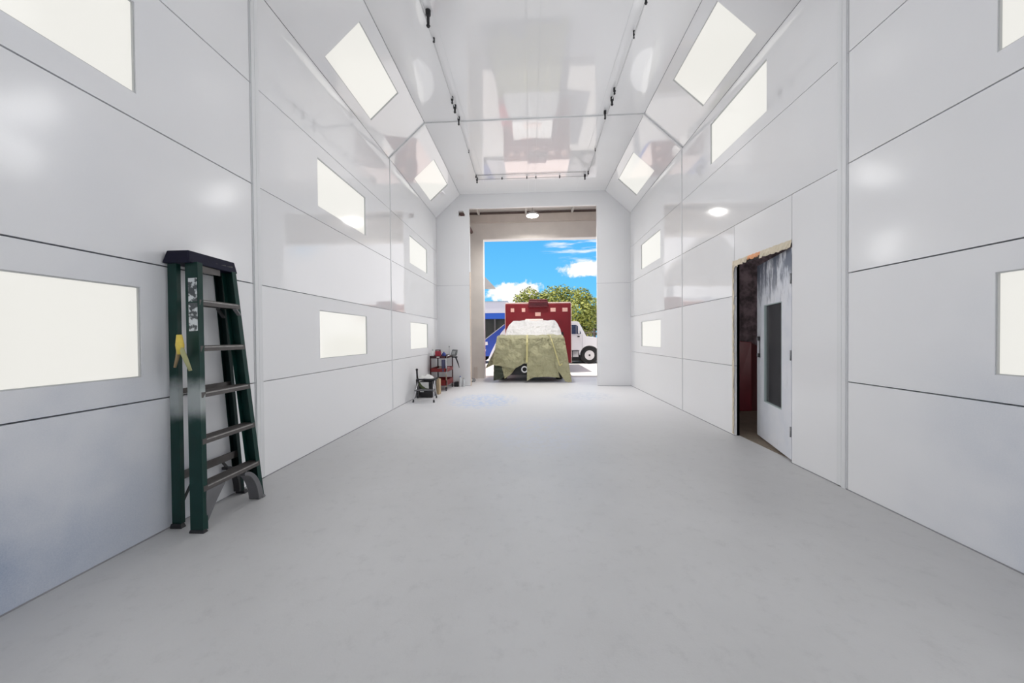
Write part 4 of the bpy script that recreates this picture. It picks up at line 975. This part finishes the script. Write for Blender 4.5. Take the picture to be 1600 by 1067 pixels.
for x in (-2.5, -0.6):
    mb = MB(); mb.lathe([(0.2, 0), (0.31, 0.02), (0.33, 0.05), (0.33, 0.18)], (x, vy0 - .02, 0.33), axis=(0, 1, 0), n=24); mb.build('wheel', M_TYRE, tv)
    mb = MB(); mb.lathe([(0.2, 0), (0.31, 0.02), (0.33, 0.05), (0.33, 0.18)], (x, vy1 + .02, 0.33), axis=(0, -1, 0), n=24); mb.build('wheel', M_TYRE, tv)

# ------------------------------------------------------------------ far building, canopy
tb = thing('warehouse', (-8, 33, 0), 'low pale warehouse with a blue band above its dark open bays', 'building')
mb = MB(); mb.box((-16, 30.4, 0), (-1.9, 38, 3.0)); mb.build('bay_block', mat('bay_shade', (0.035, 0.035, 0.03), 0.8, var=0.6, vscale=1.5), tb)  # solid block for the open bays, their shade put into its colour
mb = MB(); mb.box((-16, 30.0, 2.86), (-1.9, 38, 3.36)); mb.build('blue_band', mat('band_blue', (0.02, 0.10, 0.50), 0.5), tb)
mb = MB(); mb.box((-16, 29.9, 3.361), (-1.9, 38, 4.33)); mb.build('fascia', mat('pale_fascia', (0.60, 0.58, 0.64), 0.6), tb)
mb = MB(); mb.box((-16, 29.85, 4.332), (-1.9, 38.1, 4.37)); mb.build('coping', mat('coping', (0.30, 0.38, 0.42), 0.6), tb)
for x in (-14, -11, -8, -5, -3.05):
    mb = MB(); mb.box((x - .06, 30.05, 0), (x + .06, 30.25, 2.859)); mb.build('column', mat('column_grey', (0.10, 0.09, 0.09), .7), tb)
tcn_ = thing('canopy', (-5, 21.5, 0), 'grey pitched canopy roof edge at the upper left outside', 'canopy')
mb = MB(); mb.prism([(-8.0, 4.17), (-2.06, 4.17), (-2.06, 4.20), (-5.0, 7.3), (-8.0, 4.2)], 'xz', 20, 21); mb.build('canopy_roof', mat('canopy_grey', (0.48, 0.45, 0.41), 0.8), tcn_)
for x in (-7.6, -2.95):
    for y in (20.2, 20.8):
        mb = MB(); mb.box((x - .07, y - .07, 0), (x + .07, y + .07, 4.169)); mb.build('post', M_STEEL, tcn_)

# ------------------------------------------------------------------ trees and fence
M_BARK = mat('bark', (0.10, 0.07, 0.05), 0.9, bump=0.5)
def leafmat(name, c0, c1):
    m = mat(name, c0, 0.6); t = NT(m.node_tree); b = m.node_tree.nodes['Principled BSDF']
    gi = t.n('ShaderNodeNewGeometry')
    t.link(t.mix(gi.outputs['Random Per Island'], c0, c1), b.inputs['Base Color'])
    return m
LEAF = leafmat('leaf_yellow_green', (0.13, 0.17, 0.025), (0.46, 0.46, 0.10))
LEAFD = leafmat('leaf_dark_green', (0.02, 0.05, 0.015), (0.10, 0.16, 0.05))
def tree(name, x, y, h_, lobes, lm, label, cat, seed, n=2600, ls=0.13):
    random.seed(seed); o = thing(name, (x, y, 0), label, cat, 'trees beyond the yard')
    mb = MB(); mb.tube([(x, y, 0), (x + .1, y, h_ * .35), (x, y, h_ * .6)], [0.16, 0.12, 0.07], 8)
    for l in lobes: mb.tube([(x, y, h_ * .45), (l[0], y + l[1], l[2])], [0.08, 0.03], 6)
    mb.build('trunk', M_BARK, o)
    mb = MB(); tot = sum(l[3] ** 2 for l in lobes)
    for (lx, ly, lz, lr) in lobes:
        for _ in range(int(n * lr * lr / tot)):
            d = Vector((random.gauss(0, 1), random.gauss(0, 1), random.gauss(0, 1))).normalized()
            r_ = lr * (0.55 + 0.5 * random.random() ** 0.5) * (1 + 0.25 * noise.noise(d * 3 + Vector((seed, 0, 0))))
            c = Vector((lx, y + ly, lz)) + d * r_ * Vector((1, 1, 0.85)).length / 1.65
            a = Vector((random.gauss(0, 1), random.gauss(0, 1), random.gauss(0, .5))).normalized(); b_ = a.cross(d + Vector((0, 0, .01))).normalized()
            s_ = ls * random.uniform(0.6, 1.3)
            mb.face([c - a * s_, c - b_ * s_ * .5, c + a * s_, c + b_ * s_ * .5])
    mb.build('foliage', lm, o)
K = 32 / 30
tree('tree', -0.1, 32, 4.6, [(-0.8, 0, 4.55, 0.75), (-0.05, 0, 4.95, 0.85), (0.8, 0.2, 4.5, 0.9), (1.6, 0.2, 4.6, 0.8), (0.3, 0, 3.7, 1.3)], LEAF, 'bushy yellow-green tree rising over the left half of the ambulance roof', 'tree', 11, 3200)
tree('tree', 3.2, 36.5, 5.6, [(2.3, 0, 5.4, 1.1), (3.3, 0, 5.6, 1.0), (4.2, -.2, 5.3, 1.0), (3.2, 0, 4.3, 1.5)], LEAF, 'yellow-green tree rising over the right half of the ambulance roof', 'tree', 12, 3200)
tree('tree', 4.7, 30.6, 4.9, [(4.5, 0, 4.75, 0.75), (5.1, 0, 4.0, 0.9), (4.2, -.3, 3.3, 1.2), (5.0, 0, 2.7, 0.9), (3.5, 0, 2.5, 1.0), (4.6, 0, 1.8, .9)], LEAF, 'tall leafy tree above the white truck hood', 'tree', 13, 4600)
tree('tree', 6.3, 35, 4.2, [(6.2, 0, 3.6, 0.8), (6.7, 0, 2.8, 1.0), (6.0, 0, 2.2, 1.0), (5.2, 0, 1.6, 1.0), (7.6, 0, 2.6, 1.3)], LEAFD, 'darker green tree at the right edge of the opening, behind the fence', 'tree', 14, 3000)
tf = thing('fence', (6, 28.5, 0), 'dark metal picket fence beyond the white truck', 'fence')
mb = MB()
for i in range(70):
    x = 3.0 + i * 0.14; mb.box((x, 28.49, 0), (x + 0.025, 28.51, 1.75))
mb.build('pickets', M_DARKMETAL, tf)
mb = MB(); mb.box((3.0, 28.47, 1.55), (12.8, 28.488, 1.60)); mb.box((3.0, 28.47, 0.2), (12.8, 28.488, 0.25)); mb.build('rail', M_DARKMETAL, tf)
for x in (3.0, 5.15, 8.2, 11.0):
    mb = MB(); mb.box((x - .05, 28.515, 0), (x + .05, 28.61, 1.9)); mb.build('post', M_DARKMETAL, tf)
